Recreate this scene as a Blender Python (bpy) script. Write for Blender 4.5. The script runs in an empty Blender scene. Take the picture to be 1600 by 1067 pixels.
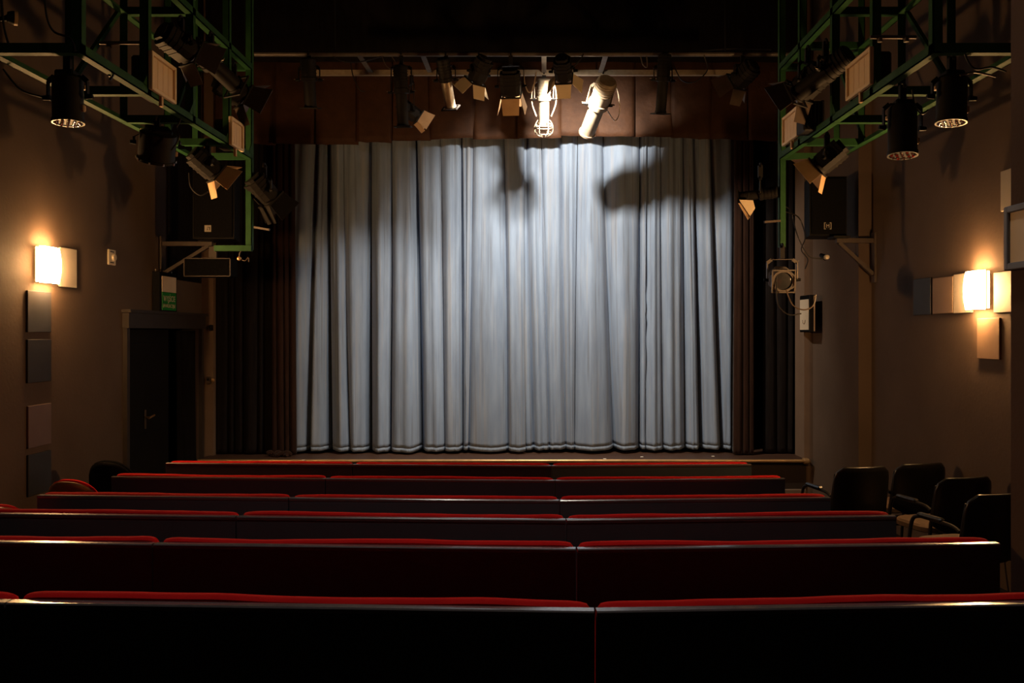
import bpy, math, random
from mathutils import Vector, Matrix

# ------------------------------------------------------------------ camera, world, exposure
scene = bpy.context.scene
COL = scene.collection
EYE, F, CX, CY = 1.88, 1400.0, 828.0, 519.0     # eye height, focal length in px, vanishing point of the hall
cam_d = bpy.data.cameras.new('camera')
cam = bpy.data.objects.new('camera', cam_d); COL.objects.link(cam)
cam.location = (0, 0, EYE); cam.rotation_euler = (math.pi/2, 0, 0)
cam_d.sensor_width = 36.0; cam_d.lens = F/1600*36.0
cam_d.shift_x = -(CX-800)/1600; cam_d.shift_y = -(533.5-CY)/1600
cam_d.clip_start = 0.05
scene.camera = cam
world = bpy.data.worlds.new('world'); scene.world = world
world.use_nodes = True
world.node_tree.nodes['Background'].inputs[0].default_value = (0, 0, 0, 1)
world.node_tree.nodes['Background'].inputs[1].default_value = 0.0
vs = scene.view_settings
vs.view_transform = 'Standard'; vs.look = 'None'; vs.exposure = 0.0; vs.gamma = 1.0
vs.use_curve_mapping = False
SCONCE_STRENGTH = 240.0
SCONCE_COLOR = (1.0, 0.53, 0.20)
FLOOD_COLOR = (1.0, 0.87, 0.71)

random.seed(7)
R = math.radians
def at(px, py, d):                  # a measured point of the hall, d metres down the hall
    return Vector(((px-CX)*d/F, d, EYE-(py-CY)*d/F))
def fx(px, d): return (px-CX)*d/F
def fz(py, d): return EYE-(py-CY)*d/F

# ------------------------------------------------------------------ materials
MATS = {}
def mat(name, c1, c2=None, scale=8.0, rough=0.6, metal=0.0, bump=0.0, bscale=60.0, stretch=None, spec=0.5, sheen=0.0, emit=None, estr=0.0, coat=0.0):
    m = bpy.data.materials.new(name); m.use_nodes = True
    nt = m.node_tree; b = nt.nodes['Principled BSDF']
    b.inputs['Roughness'].default_value = rough; b.inputs['Metallic'].default_value = metal
    b.inputs['Specular IOR Level'].default_value = spec
    if coat: b.inputs['Coat Weight'].default_value = coat; b.inputs['Coat Roughness'].default_value = 0.12
    if sheen: b.inputs['Sheen Weight'].default_value = sheen; b.inputs['Sheen Roughness'].default_value = 0.45
    if emit: b.inputs['Emission Color'].default_value = (*emit, 1); b.inputs['Emission Strength'].default_value = estr
    c2 = c2 or tuple(min(1, v*1.25) for v in c1)
    tc = nt.nodes.new('ShaderNodeTexCoord'); mp = nt.nodes.new('ShaderNodeMapping')
    if stretch: mp.inputs['Scale'].default_value = stretch
    nt.links.new(tc.outputs['Object'], mp.inputs['Vector'])
    nz = nt.nodes.new('ShaderNodeTexNoise'); nz.inputs['Scale'].default_value = scale; nz.inputs['Detail'].default_value = 5
    nt.links.new(mp.outputs['Vector'], nz.inputs['Vector'])
    rp = nt.nodes.new('ShaderNodeValToRGB')
    rp.color_ramp.elements[0].position = 0.3; rp.color_ramp.elements[1].position = 0.7
    rp.color_ramp.elements[0].color = (*c1, 1); rp.color_ramp.elements[1].color = (*c2, 1)
    nt.links.new(nz.outputs['Fac'], rp.inputs['Fac']); nt.links.new(rp.outputs['Color'], b.inputs['Base Color'])
    if bump:
        n2 = nt.nodes.new('ShaderNodeTexNoise'); n2.inputs['Scale'].default_value = bscale; n2.inputs['Detail'].default_value = 4
        nt.links.new(mp.outputs['Vector'], n2.inputs['Vector'])
        bp = nt.nodes.new('ShaderNodeBump'); bp.inputs['Strength'].default_value = bump; bp.inputs['Distance'].default_value = 0.01
        nt.links.new(n2.outputs['Fac'], bp.inputs['Height']); nt.links.new(bp.outputs['Normal'], b.inputs['Normal'])
    MATS[name] = m
    return m
M = MATS
mat('wall_paint', (0.105, 0.072, 0.052), (0.128, 0.088, 0.064), 2.2, 0.75, bump=0.12, bscale=35, spec=0.25)
mat('pier_paint', (0.075, 0.040, 0.024), (0.095, 0.052, 0.032), 2.0, 0.8, bump=0.1, spec=0.2)
mat('column_paint', (0.16, 0.105, 0.070), (0.19, 0.126, 0.085), 3.0, 0.8, bump=0.12, spec=0.25)
mat('black_paint', (0.006, 0.005, 0.005), (0.010, 0.009, 0.008), 3.0, 0.85, spec=0.2)
mat('carpet', (0.012, 0.010, 0.010), (0.022, 0.018, 0.017), 30, 0.95, bump=0.4, bscale=160, spec=0.1)
mat('stage_wood', (0.036, 0.015, 0.008), (0.066, 0.028, 0.014), 6, 0.55, bump=0.1, stretch=(0.4, 3, 3))
mat('stage_front', (0.020, 0.011, 0.008), (0.030, 0.017, 0.011), 5, 0.6)
mat('brass_trim', (0.45, 0.27, 0.12), (0.6, 0.38, 0.17), 10, 0.35, 0.6)
mat('curtain_velvet', (0.170, 0.226, 0.325), (0.222, 0.288, 0.394), 3.5, 0.85, bump=0.12, bscale=14, stretch=(4, 4, 0.6), spec=0.15, sheen=0.1)
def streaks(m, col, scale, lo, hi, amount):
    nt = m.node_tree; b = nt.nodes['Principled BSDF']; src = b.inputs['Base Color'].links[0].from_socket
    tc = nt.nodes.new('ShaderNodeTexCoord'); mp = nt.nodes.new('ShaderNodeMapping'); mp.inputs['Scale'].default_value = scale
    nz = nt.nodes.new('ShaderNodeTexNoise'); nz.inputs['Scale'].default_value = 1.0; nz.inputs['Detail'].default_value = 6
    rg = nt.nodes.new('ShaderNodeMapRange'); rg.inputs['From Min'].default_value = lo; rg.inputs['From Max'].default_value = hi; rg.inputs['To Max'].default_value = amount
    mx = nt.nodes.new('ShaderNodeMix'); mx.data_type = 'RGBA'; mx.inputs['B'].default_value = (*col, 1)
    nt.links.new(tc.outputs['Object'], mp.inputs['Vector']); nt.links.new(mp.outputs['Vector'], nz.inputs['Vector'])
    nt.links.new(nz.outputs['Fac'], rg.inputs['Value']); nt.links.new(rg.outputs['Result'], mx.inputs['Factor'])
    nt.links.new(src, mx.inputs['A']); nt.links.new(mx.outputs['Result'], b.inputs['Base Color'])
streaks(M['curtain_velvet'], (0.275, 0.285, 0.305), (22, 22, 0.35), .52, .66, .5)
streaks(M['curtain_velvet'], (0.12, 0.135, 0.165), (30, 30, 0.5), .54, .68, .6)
mat('curtain_hem', (0.165, 0.21, 0.285), (0.22, 0.275, 0.355), 14, 0.9, bump=0.6, bscale=45, stretch=(3, 3, 1), spec=0.1)
mat('drape_brown', (0.018, 0.008, 0.005), (0.030, 0.013, 0.008), 7, 0.9, bump=0.25, bscale=40, stretch=(4, 4, .5), spec=0.1, sheen=0.1)
mat('drape_black', (0.007, 0.005, 0.005), (0.013, 0.010, 0.009), 7, 0.9, bump=0.2, bscale=40, stretch=(4, 4, .5), spec=0.1)
mat('pelmet_cloth', (0.040, 0.015, 0.006), (0.062, 0.025, 0.010), 9, 0.7, bump=0.5, bscale=22, spec=0.3)
mat('bench_board', (0.046, 0.068, 0.084), (0.054, 0.079, 0.098), 4, 0.42, spec=0.4)
mat('bench_edge', (0.10, 0.085, 0.09), (0.13, 0.11, 0.115), 30, 0.24, 0.0, spec=0.9, coat=0.6)
mat('red_cloth', (0.46, 0.006, 0.007), (0.54, 0.010, 0.010), 14, 0.9, bump=0.2, bscale=220, spec=0.08)
mat('black_metal', (0.010, 0.009, 0.009), (0.016, 0.014, 0.013), 12, 0.6, 0.0, spec=0.2)
mat('black_plastic', (0.004, 0.004, 0.004), (0.007, 0.0065, 0.0065), 14, 0.55, spec=0.12)
mat('black_fabric', (0.005, 0.005, 0.0055), (0.009, 0.009, 0.009), 50, 0.9, bump=0.3, bscale=200, spec=0.08)
mat('chair_black', (0.008, 0.008, 0.008), (0.013, 0.012, 0.012), 14, 0.32, spec=0.5)
mat('grey_seat', (0.10, 0.065, 0.042), (0.14, 0.09, 0.06), 30, 0.8, bump=0.2, bscale=200)
mat('chair_wood', (0.24, 0.105, 0.034), (0.34, 0.155, 0.055), 4, 0.4, stretch=(1, 8, 8), spec=0.5, coat=0.3)
mat('green_steel', (0.015, 0.066, 0.019), (0.024, 0.096, 0.028), 9, 0.65, spec=0.25, bump=0.08)
mat('bare_steel', (0.32, 0.27, 0.22), (0.45, 0.39, 0.33), 20, 0.38, 0.85)
mat('grey_steel', (0.11, 0.095, 0.085), (0.16, 0.14, 0.125), 15, 0.45, 0.3)
mat('aluminium', (0.36, 0.29, 0.21), (0.46, 0.38, 0.28), 25, 0.42, 0.4)
mat('tan_plate', (0.50, 0.32, 0.17), (0.60, 0.40, 0.22), 9, 0.55)
mat('panel_wood', (0.84, 0.64, 0.40), (0.90, 0.71, 0.46), 3, 0.5, stretch=(7, 7, 1))
mat('panel_frame', (0.88, 0.72, 0.48), (0.92, 0.76, 0.53), 6, 0.5)
mat('tile_light', (0.40, 0.36, 0.30), (0.46, 0.41, 0.34), 6, 0.6)
mat('tile_tan', (0.22, 0.14, 0.09), (0.26, 0.17, 0.11), 6, 0.6)
mat('tile_mauve', (0.15, 0.10, 0.095), (0.18, 0.12, 0.11), 6, 0.6)
mat('tile_dark', (0.020, 0.017, 0.018), (0.027, 0.023, 0.024), 6, 0.6)
mat('tile_navy', (0.030, 0.032, 0.040), (0.038, 0.040, 0.050), 6, 0.6)
mat('ivory_plastic', (0.62, 0.53, 0.40), (0.68, 0.59, 0.45), 15, 0.4)
mat('casing_paint', (0.030, 0.021, 0.016), (0.040, 0.029, 0.022), 10, 0.6)
mat('bracket_steel', (0.055, 0.036, 0.025), (0.075, 0.050, 0.035), 15, 0.5)
mat('frame_bluegrey', (0.15, 0.16, 0.19), (0.19, 0.20, 0.235), 10, 0.4)
mat('board_tan', (0.78, 0.60, 0.38), (0.84, 0.66, 0.43), 3, 0.5)
mat('sign_white', (0.70, 0.58, 0.42), (0.76, 0.64, 0.48), 5, 0.4)
mat('sign_green', (0.012, 0.22, 0.035), (0.016, 0.27, 0.045), 5, 0.4)
mat('cable_black', (0.008, 0.007, 0.007), (0.014, 0.012, 0.012), 20, 0.45)
mat('cable_pale', (0.50, 0.40, 0.28), (0.58, 0.47, 0.34), 20, 0.45)
mat('lens_glass', (0.03, 0.03, 0.032), (0.05, 0.05, 0.052), 10, 0.06, spec=1.0)
mat('led_lens', (0.75, 0.70, 0.66), (0.85, 0.8, 0.78), 10, 0.08, 0.9)
mat('led_red', (0.6, 0.06, 0.04), (0.75, 0.10, 0.06), 10, 0.12, 0.4)
mat('opal_glass', (0.9, 0.85, 0.75), (0.9, 0.85, 0.75), 5, 0.4, emit=SCONCE_COLOR, estr=SCONCE_STRENGTH)
mat('assumed_house_lens', (0.9, 0.9, 0.85), (0.9, 0.9, 0.85), 5, 0.4, emit=(1, .9, .78), estr=20.0)  # glowing lens of the assumed ceiling lamps
mat('opal_side', (0.9, 0.85, 0.75), (0.9, 0.85, 0.75), 5, 0.4, emit=SCONCE_COLOR, estr=13.0)
mat('lit_lens', (0.9, 0.9, 0.85), (0.9, 0.9, 0.85), 5, 0.4, emit=FLOOD_COLOR, estr=110.0)
mat('dim_lens', (0.9, 0.9, 0.85), (0.9, 0.9, 0.85), 5, 0.4, emit=FLOOD_COLOR, estr=40.0)
mat('led_yellow', (0.9, 0.8, 0.1), (0.9, 0.8, 0.1), 5, 0.4, emit=(1, 0.85, 0.08), estr=2.0)
mat('tape_white', (0.75, 0.7, 0.62), (0.8, 0.75, 0.68), 5, 0.6)

# ------------------------------------------------------------------ mesh helpers
class MB:
    def __init__(s): s.v = []; s.f = []
    def add(s, vs_, fs, Mx=None):
        o = len(s.v)
        s.v += [tuple(Mx @ Vector(v)) if Mx else tuple(v) for v in vs_]
        s.f += [tuple(i+o for i in f) for f in fs]
        return s
    def box(s, c, d, Mx=None, rot=None):
        x, y, z = (k/2 for k in d); c = Vector(c)
        P = [Vector((i*x, j*y, k*z)) for k in (-1, 1) for j in (-1, 1) for i in (-1, 1)]
        if rot: P = [rot @ p for p in P]
        return s.add([p+c for p in P], [(0, 2, 3, 1), (4, 5, 7, 6), (0, 1, 5, 4), (2, 6, 7, 3), (0, 4, 6, 2), (1, 3, 7, 5)], Mx)
    def rbox(s, c, d, r=0.01, Mx=None):              # box with chamfered edges
        hx, hy, hz = (k/2 for k in d); r = min(r, hx*.9, hy*.9, hz*.9); P = []; idx = {}
        for k in (-1, 1):
            for j in (-1, 1):
                for i in (-1, 1):
                    for a in range(3):
                        p = [i*(hx-r), j*(hy-r), k*(hz-r)]; p[a] = (i, j, k)[a]*(hx, hy, hz)[a]
                        idx[(i, j, k, a)] = len(P); P.append(Vector(p)+Vector(c))
        f = []
        for a in range(3):
            b, e = (a+1) % 3, (a+2) % 3
            for sg in (-1, 1):
                q = []
                for (u, w) in ((-1, -1), (1, -1), (1, 1), (-1, 1)):
                    t = [0, 0, 0]; t[a] = sg; t[b] = u; t[e] = w; q.append(idx[(*t, a)])
                f.append(tuple(q if sg > 0 else q[::-1]))
            for u in (-1, 1):
                for w in (-1, 1):
                    q = []
                    for sg, ax in ((-1, b), (-1, e), (1, e), (1, b)):
                        t = [0, 0, 0]; t[a] = sg; t[b] = u; t[e] = w; q.append(idx[(*t, ax)])
                    f.append(tuple(q if u*w < 0 else q[::-1]))
        for k in (-1, 1):
            for j in (-1, 1):
                for i in (-1, 1):
                    q = [idx[(i, j, k, a)] for a in range(3)]
                    f.append(tuple(q if i*j*k > 0 else q[::-1]))
        return s.add(P, f, Mx)
    def cyl(s, p0, p1, r0, r1=None, n=16, Mx=None, caps=True):
        r1 = r0 if r1 is None else r1
        p0, p1 = Vector(p0), Vector(p1); ax = (p1-p0).normalized()
        u = ax.orthogonal().normalized(); w = ax.cross(u)
        P = []
        for p, r in ((p0, r0), (p1, r1)):
            P += [p+u*(r*math.cos(2*math.pi*i/n))+w*(r*math.sin(2*math.pi*i/n)) for i in range(n)]
        f = [(i, (i+1) % n, n+(i+1) % n, n+i) for i in range(n)]
        if caps: f += [tuple(range(n))[::-1], tuple(range(n, 2*n))]
        return s.add(P, f, Mx)
    def lathe(s, prof, n=20, Mx=None):               # profile of (radius, y) turned around the y axis
        P = []; f = []
        for r, y in prof:
            P += [Vector((r*math.cos(2*math.pi*i/n), y, r*math.sin(2*math.pi*i/n))) for i in range(n)]
        for k in range(len(prof)-1):
            f += [(k*n+i, k*n+(i+1) % n, (k+1)*n+(i+1) % n, (k+1)*n+i) for i in range(n)]
        return s.add(P, f, Mx)
    def tube(s, pts, r, n=8, Mx=None, closed=False):
        pts = [Vector(p) for p in pts]; m = len(pts); P = []; f = []; up = None
        for i, p in enumerate(pts):
            a = pts[(i-1) % m] if (closed or i > 0) else p
            b = pts[(i+1) % m] if (closed or i < m-1) else p
            t = (b-a).normalized()
            if up is None: up = t.orthogonal().normalized()
            up = (up - t*up.dot(t))
            up = up.normalized() if up.length > 1e-5 else t.orthogonal().normalized()
            w = t.cross(up)
            P += [p+up*(r*math.cos(2*math.pi*k/n))+w*(r*math.sin(2*math.pi*k/n)) for k in range(n)]
        rng = m if closed else m-1
        for i in range(rng):
            j = (i+1) % m
            f += [(i*n+k, i*n+(k+1) % n, j*n+(k+1) % n, j*n+k) for k in range(n)]
        if not closed: f += [tuple(range(n))[::-1], tuple(range((m-1)*n, m*n))]
        return s.add(P, f, Mx)
    def prism(s, poly, y0, y1, Mx=None):             # polygon in x,z pulled along y
        n = len(poly)
        P = [Vector((x, y0, z)) for x, z in poly]+[Vector((x, y1, z)) for x, z in poly]
        f = [(i, (i+1) % n, n+(i+1) % n, n+i) for i in range(n)]+[tuple(range(n))[::-1], tuple(range(n, 2*n))]
        return s.add(P, f, Mx)
    def mesh(s, name, m, smooth=False):
        me = bpy.data.meshes.new(name); me.from_pydata(s.v, [], s.f); me.validate()
        import bmesh
        bm = bmesh.new(); bm.from_mesh(me); bmesh.ops.recalc_face_normals(bm, faces=bm.faces); bm.to_mesh(me); bm.free()
        me.materials.append(M[m] if isinstance(m, str) else m)
        if smooth:
            me.polygons.foreach_set('use_smooth', [True]*len(me.polygons))
            me.set_sharp_from_angle(angle=R(38))
        return me
    def build(s, name, m, parent=None, smooth=False):
        o = bpy.data.objects.new(name, s.mesh(name, m, smooth)); COL.objects.link(o)
        if parent: o.parent = parent
        return o
def tag(o, label=None, cat=None, group=None, kind=None):
    for k, v in (('label', label), ('category', cat), ('group', group), ('kind', kind)):
        if v: o[k] = v
    return o
def thing(name, label, cat, loc=(0, 0, 0), rz=0.0, group=None):
    o = bpy.data.objects.new(name, None); COL.objects.link(o)
    o.empty_display_size = 0.1; o.location = loc; o.rotation_euler = (0, 0, rz)
    return tag(o, label, cat, group)
def struct(name, mb, m, label=None, parent=None, smooth=False):
    o = mb.build(name, m, parent, smooth)
    if not parent: tag(o, label, None, None, 'structure')
    return o
def bar(p0, p1, w, h=None):                          # a square bar between two points
    h = h or w; p0, p1 = Vector(p0), Vector(p1); d = p1-p0; L = d.length; d.normalize()
    up = Vector((0, 0, 1)) if abs(d.z) < .95 else Vector((0, 1, 0))
    sx = d.cross(up).normalized(); uz = sx.cross(d)
    Mx = Matrix(((sx.x, d.x, uz.x, p0.x), (sx.y, d.y, uz.y, p0.y), (sx.z, d.z, uz.z, p0.z), (0, 0, 0, 1)))
    return MB().box((0, L/2, 0), (w, L, h), Mx)
def sag(p0, p1, drop, n=10):
    p0, p1 = Vector(p0), Vector(p1)
    return [p0.lerp(p1, i/n)-Vector((0, 0, drop*4*(i/n)*(1-i/n))) for i in range(n+1)]
def smooth_path(pts, n=6):                           # Catmull-Rom
    pts = [Vector(p) for p in pts]; P = [pts[0]]+pts+[pts[-1]]; out = []
    for i in range(1, len(P)-2):
        a, b, c, d = P[i-1:i+3]
        for k in range(n):
            t = k/n
            out.append(0.5*((2*b)+(c-a)*t+(2*a-5*b+4*c-d)*t*t+(3*b-a-3*c+d)*t**3))
    return out+[pts[-1]]

# ------------------------------------------------------------------ room shell
XL, XR = -3.92, 3.42
STAGE_Y, STAGE_Z = 10.35, EYE-1.471
CURT_Y = 10.9
CEIL = 6.3
ROWD = [2.35, 3.29, 4.24, 5.18, 6.12, 7.06]
ROWZ = [0.323, 0.258, 0.166, 0.081, 0.040, 0.0]      # floor level under each row
def floor_z(y):
    ys = [-3.0]+ROWD+[20]; zs = [0.56]+ROWZ+[0]
    for i in range(len(ys)-1):
        if ys[i] <= y <= ys[i+1]:
            t = (y-ys[i])/(ys[i+1]-ys[i]); return zs[i]*(1-t)+zs[i+1]*t
    return 0.0
b = MB(); ys = [-3.0]+ROWD+[13.4]
b.add([(x, y, floor_z(y)) for y in ys for x in (-5.2, 5.2)], [(2*i, 2*i+1, 2*i+3, 2*i+2) for i in range(len(ys)-1)])
b.add([(-5.2, -3, -.1), (5.2, -3, -.1), (5.2, 13.4, -.1), (-5.2, 13.4, -.1)], [(0, 3, 2, 1)])
struct('floor', b, 'carpet', 'dark carpeted hall floor sloping down to the stage')
b = MB().box((0, 5.2, CEIL+.05), (10.6, 16.6, .1)); struct('ceiling', b, 'black_paint', 'black ceiling lost in the dark above the rig')
# left wall with its door opening
DY0, DY1, DZ = 8.69, 10.60, 1.92
b = MB()
b.box((XL-.1, (-3+DY0)/2, CEIL/2), (.2, DY0+3, CEIL))
b.box((XL-.1, (DY0+DY1)/2, (DZ+CEIL)/2), (.2, DY1-DY0, CEIL-DZ))
b.box((XL-.1, (DY1+10.7)/2, CEIL/2), (.2, 10.7-DY1, CEIL))
struct('wall_left', b, 'wall_paint', 'brown painted left wall with square tiles and a wall lamp')
b = MB().box((XL+.005, 10.82, CEIL/2), (.27, .24, CEIL))
struct('trim_1', b, 'column_paint', 'narrow lit wall strip between the door and the stage')
# right wall: long run, splayed corner, deeper run
b = MB()
def wall_run(b, x0, y0, x1, y1, t=.2, z0=0.0):
    n = Vector((y1-y0, -(x1-x0))).normalized()*t
    P = [(x0, y0), (x1, y1), (x1+n.x, y1+n.y), (x0+n.x, y0+n.y)]
    b.add([(p[0], p[1], z) for z in (z0, CEIL) for p in P], [(0, 1, 2, 3), (4, 7, 6, 5), (0, 4, 5, 1), (1, 5, 6, 2), (2, 6, 7, 3), (3, 7, 4, 0)])
wall_run(b, XR, 3.2, XR, 8.97)
b.box((3.455, 9.06, CEIL/2), (.33, .18, CEIL))
wall_run(b, 3.29, 9.15, 3.29, 10.5)
struct('wall_right', b, 'wall_paint', 'brown painted right wall with square tiles and a wall lamp')
b = MB().box((3.30, 10.6, CEIL/2), (.22, .36, CEIL))
struct('trim_2', b, 'column_paint', 'grey-brown column at the right end of the stage')
# narrowing wall on the right beside the back rows
b2 = MB(); b2.box((1.893, .17, CEIL/2), (.2, 6.34, CEIL)); b2.box((2.8, 3.24, CEIL/2), (1.63, .2, CEIL))
struct('wall_right_near', b2, 'pier_paint', 'dark red-brown wall beside the last rows at the right edge')
b = MB().box((0, -3.1, CEIL/2), (10.4, .2, CEIL)); struct('wall_back', b, 'pier_paint', 'dark wall behind the last row')
b = MB().box((0, 13.4, CEIL/2), (10.4, .2, CEIL)); struct('wall_stage_back', b, 'black_paint', 'black back wall of the stage')
b = MB().box((-5.1, 12.1, CEIL/2), (.2, 2.6, CEIL)); struct('wall_stage_left', b, 'black_paint', 'black wall of the left wing')
b = MB().box((5.1, 12.1, CEIL/2), (.2, 2.6, CEIL)); struct('wall_stage_right', b, 'black_paint', 'black wall of the right wing')
b = MB().box((-4.5, 11.0, CEIL/2), (1.4, .1, CEIL)); b.box((4.3, 11.0, CEIL/2), (1.75, .1, CEIL))
struct('wall_proscenium', b, 'black_paint', 'black wall closing the sides of the stage opening')
# the doorway: header, frame, leaf
DM = (DY0+DY1)/2
b = MB().box((XL+.03, DM-.01, DZ+.075), (.07, DY1-DY0+.13, .15)).box((XL+.04, DM-.01, DZ+.165), (.10, DY1-DY0+.17, .03))
b.box((XL+.015, DY0-.03, DZ/2), (.05, .06, DZ)).box((XL+.015, DY1+.03, DZ/2), (.05, .06, DZ))
struct('trim_3', b, 'casing_paint', 'plain dark door casing with a projecting header')
door = struct('door_1', MB().rbox((XL-.13, DY0+.66, DZ/2), (.045, 1.28, DZ-.02), .006).rbox((XL-.102, DY0+.66, 1.42), (.012, .9, .7), .005).rbox((XL-.102, DY0+.66, .5), (.012, .9, .66), .005),
              'black_paint', 'black door leaf standing shut in the left wall')
MB().cyl((XL-.1, 9.36, .99), (XL-.045, 9.36, .99), .012, n=10).cyl((XL-.05, 9.33, .985), (XL-.05, 9.47, 1.005), .011, n=10).build('door_handle', 'brass_trim', door, True)
MB().rbox((XL-.098, 9.36, .97), (.01, .04, .2), .004).build('handle_plate', 'bracket_steel', door)

# ------------------------------------------------------------------ stage
st = tag(MB().box((-.3, (STAGE_Y+13.3)/2, STAGE_Z-.02), (7.07, 13.3-STAGE_Y, .04)).build('stage_floor', 'stage_wood'),
         'brown wooden stage floor in front of the curtain', None, None, 'structure')
struct('stage_front', MB().box((-.3, STAGE_Y+.09, (STAGE_Z-.04)/2), (7.02, .06, STAGE_Z-.04)), 'stage_front', 'dark front panel below the stage edge')
XS0, XS1 = -3.835, 3.225
b = MB().tube([(XS0, STAGE_Y-.004, STAGE_Z-.016), (XS1-.03, STAGE_Y-.004, STAGE_Z-.016)], .02, 10)
struct('trim_4', b, 'brass_trim', 'thin golden nosing along the front edge of the stage', smooth=True)
b = MB().rbox((XS1-.03, STAGE_Y+.03, STAGE_Z-.02), (.09, .11, .06), .02)
struct('trim_5', b, 'brass_trim', 'rounded corner cap at the right end of the stage edge')
struct('baseboard_stage', MB().rbox((-.3, STAGE_Y+.04, .03), (7.0, .05, .06), .008), 'column_paint', 'pale brown base board under the stage front')
for i, (px, py) in enumerate(((474, 719), (1114, 713), (1003, 714), (945, 717))):
    d = F*1.471/(py-CY)
    tag(MB().rbox((fx(px, d), d, STAGE_Z+.002), (.035, .025, .004), .001).build('tape_mark', 'tape_white'),
        ['small white tape mark on the stage floor near its left end', 'small white tape mark on the stage floor near its right end',
         'small white tape mark on the stage below the dark curtain fold right of centre', 'small white tape mark on the stage edge right of the curtain join'][i], 'tape mark', 'tape marks on the stage floor')

# ------------------------------------------------------------------ cloth: curtains, drapes, pelmet
def noise1(seed):
    rr = random.Random(seed); a = [(rr.uniform(.6, 1.4)*k, rr.uniform(0, 6.28), 1/k**.7) for k in (1, 2, 3, 5, 8, 13)]
    return lambda t: sum(w*math.sin(fq*t+ph) for fq, ph, w in a)/2.6
def vrow(j, n): return .976*j/(n-2) if j <= n-2 else (.988 if j == n-1 else 1.0)
def cloth(creases, d, ztop, zbot, amp, seed, nz_=44, per=11, ridge=.006, hem=0.0, ybase=0.0, skew=None):
    """creases: (px at top, px at bottom, gap width px, depth) valleys between rounded pleats; returns rows of points"""
    rows = []; nf = noise1(seed); rr = random.Random(seed); nfv = noise1(seed+5)
    ph = [rr.uniform(0, 6.28) for _ in creases]; am = [rr.uniform(.65, 1.25) for _ in creases]; sk = [rr.uniform(-.28, .28) for _ in creases]
    for j in range(nz_+1):
        v = vrow(j, nz_)                              # 0 top, 1 bottom
        pts = []
        xs = []
        for k, c in enumerate(creases):
            wob = 1.4*math.sin(ph[k]+v*2.3) if 0 < k < len(creases)-1 else 0
            ease = v**1.15
            xs.append((c[0]*(1-ease)+c[1]*ease+wob, c[2]*(.25+.75*min(1, v*1.6)), c[3]))
        for k in range(len(xs)-1):
            a, b_ = xs[k], xs[k+1]
            for q in range(per):
                t = (1-math.cos(math.pi*q/per))/2
                px = a[0]+(b_[0]-a[0])*t
                lo = a[1]/2/(b_[0]-a[0]); hi = 1-b_[1]/2/(b_[0]-a[0])
                tt = min(1, max(0, (t-lo)/max(.05, hi-lo)))
                ts = tt**(1+sk[k]) if tt > 0 else 0
                dome = max(0, math.sin(math.pi*ts))**.42
                w = min(1.0, (b_[0]-a[0])/45)
                pr = amp*am[k]*w*dome*(.45+.55*min(1, v*1.5))
                sec = .16*amp*math.sin(2*math.pi*ts*1.5+ph[k]+v*1.2)*dome
                sec += .17*amp*math.exp(-((ts-.5-.3*math.sin(ph[k]*3))*(b_[0]-a[0])/3.2)**2)*dome*(.3+.7*v)-.14*amp*math.exp(-((ts-.5-.33*math.cos(ph[k]*5))*(b_[0]-a[0])/4.0)**2)*dome*(.5+.5*v)
                val = -(a[2]*(1-t)**8+b_[2]*t**8)*(.4+.6*v)
                x = fx(px, d)
                pts.append((x, -(pr+sec+val)+ridge*nf(x*9+.6*math.sin(v*3+x)+v*.4)+.004*nfv(v*5+x*3)+.0035*nf(x*31+1.3*math.sin(v*2.1+x*2))))
        x = fx(xs[-1][0], d); pts.append((x, xs[-1][2]*.5))
        rows.append(pts)
    out = []
    n = len(rows[0]); hemn = noise1(seed+9)
    for j, pts in enumerate(rows):
        v = vrow(j, nz_)
        out.append([Vector((x, d+ybase+y, ztop+(zbot+hem*hemn(x*3.2)+.35*y*hem*10-ztop)*v)) for x, y in pts])
    return out
def sheet(rows, j0=0, j1=None, off=0.0):
    b = MB(); rows = rows[j0:j1]; n = len(rows[0])
    b.add([p+Vector((0, off, 0)) for r in rows for p in r], [(j*n+i, j*n+i+1, (j+1)*n+i+1, (j+1)*n+i) for j in range(len(rows)-1) for i in range(n-1)])
    return b
def cloth_obj(b, name, m, parent=None, th=.008):
    o = b.build(name, m, parent)
    o.data.polygons.foreach_set('use_smooth', [True]*len(o.data.polygons))
    md = o.modifiers.new('thickness', 'SOLIDIFY'); md.thickness = th; md.offset = 0
    return o
LC = [(457, 451, 0, 0), (497, 484, 6, .10), (512, 517, 19, .22), (538, 548, 4, .03), (581, 578, 17, .22), (612, 610, 5, .06), (650, 658, 10, .16), (690, 694, 2, .02), (720, 725, 8, .12), (738, 732, 5, .06), (788, 793, 5, .08), (818, 821, 0, .0)]
RC = [(812, 820, 0, .08), (823, 834, 6, .06), (846, 857, 3, .02), (876, 886, 6, .06), (903, 899, 2, .02), (943, 961, 8, .12), (1000, 1002, 14, .16), (1013, 1010, 4, .05), (1034, 1037, 5, .07), (1070, 1072, 15, .14), (1083, 1096, 9, .16), (1110, 1131, 8, .14), (1152, 1145, 0, 0)]
ZT = fz(190, CURT_Y)
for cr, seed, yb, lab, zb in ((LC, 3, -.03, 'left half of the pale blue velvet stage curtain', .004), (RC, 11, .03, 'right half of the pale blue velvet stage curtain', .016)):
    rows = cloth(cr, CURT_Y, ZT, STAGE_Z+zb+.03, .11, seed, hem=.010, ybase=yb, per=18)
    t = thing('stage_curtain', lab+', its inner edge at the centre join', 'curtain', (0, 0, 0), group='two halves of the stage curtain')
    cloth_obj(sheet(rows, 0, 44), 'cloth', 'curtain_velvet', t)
    cloth_obj(sheet(rows, 43, 45), 'hem', 'curtain_hem', t, .009)
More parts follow.
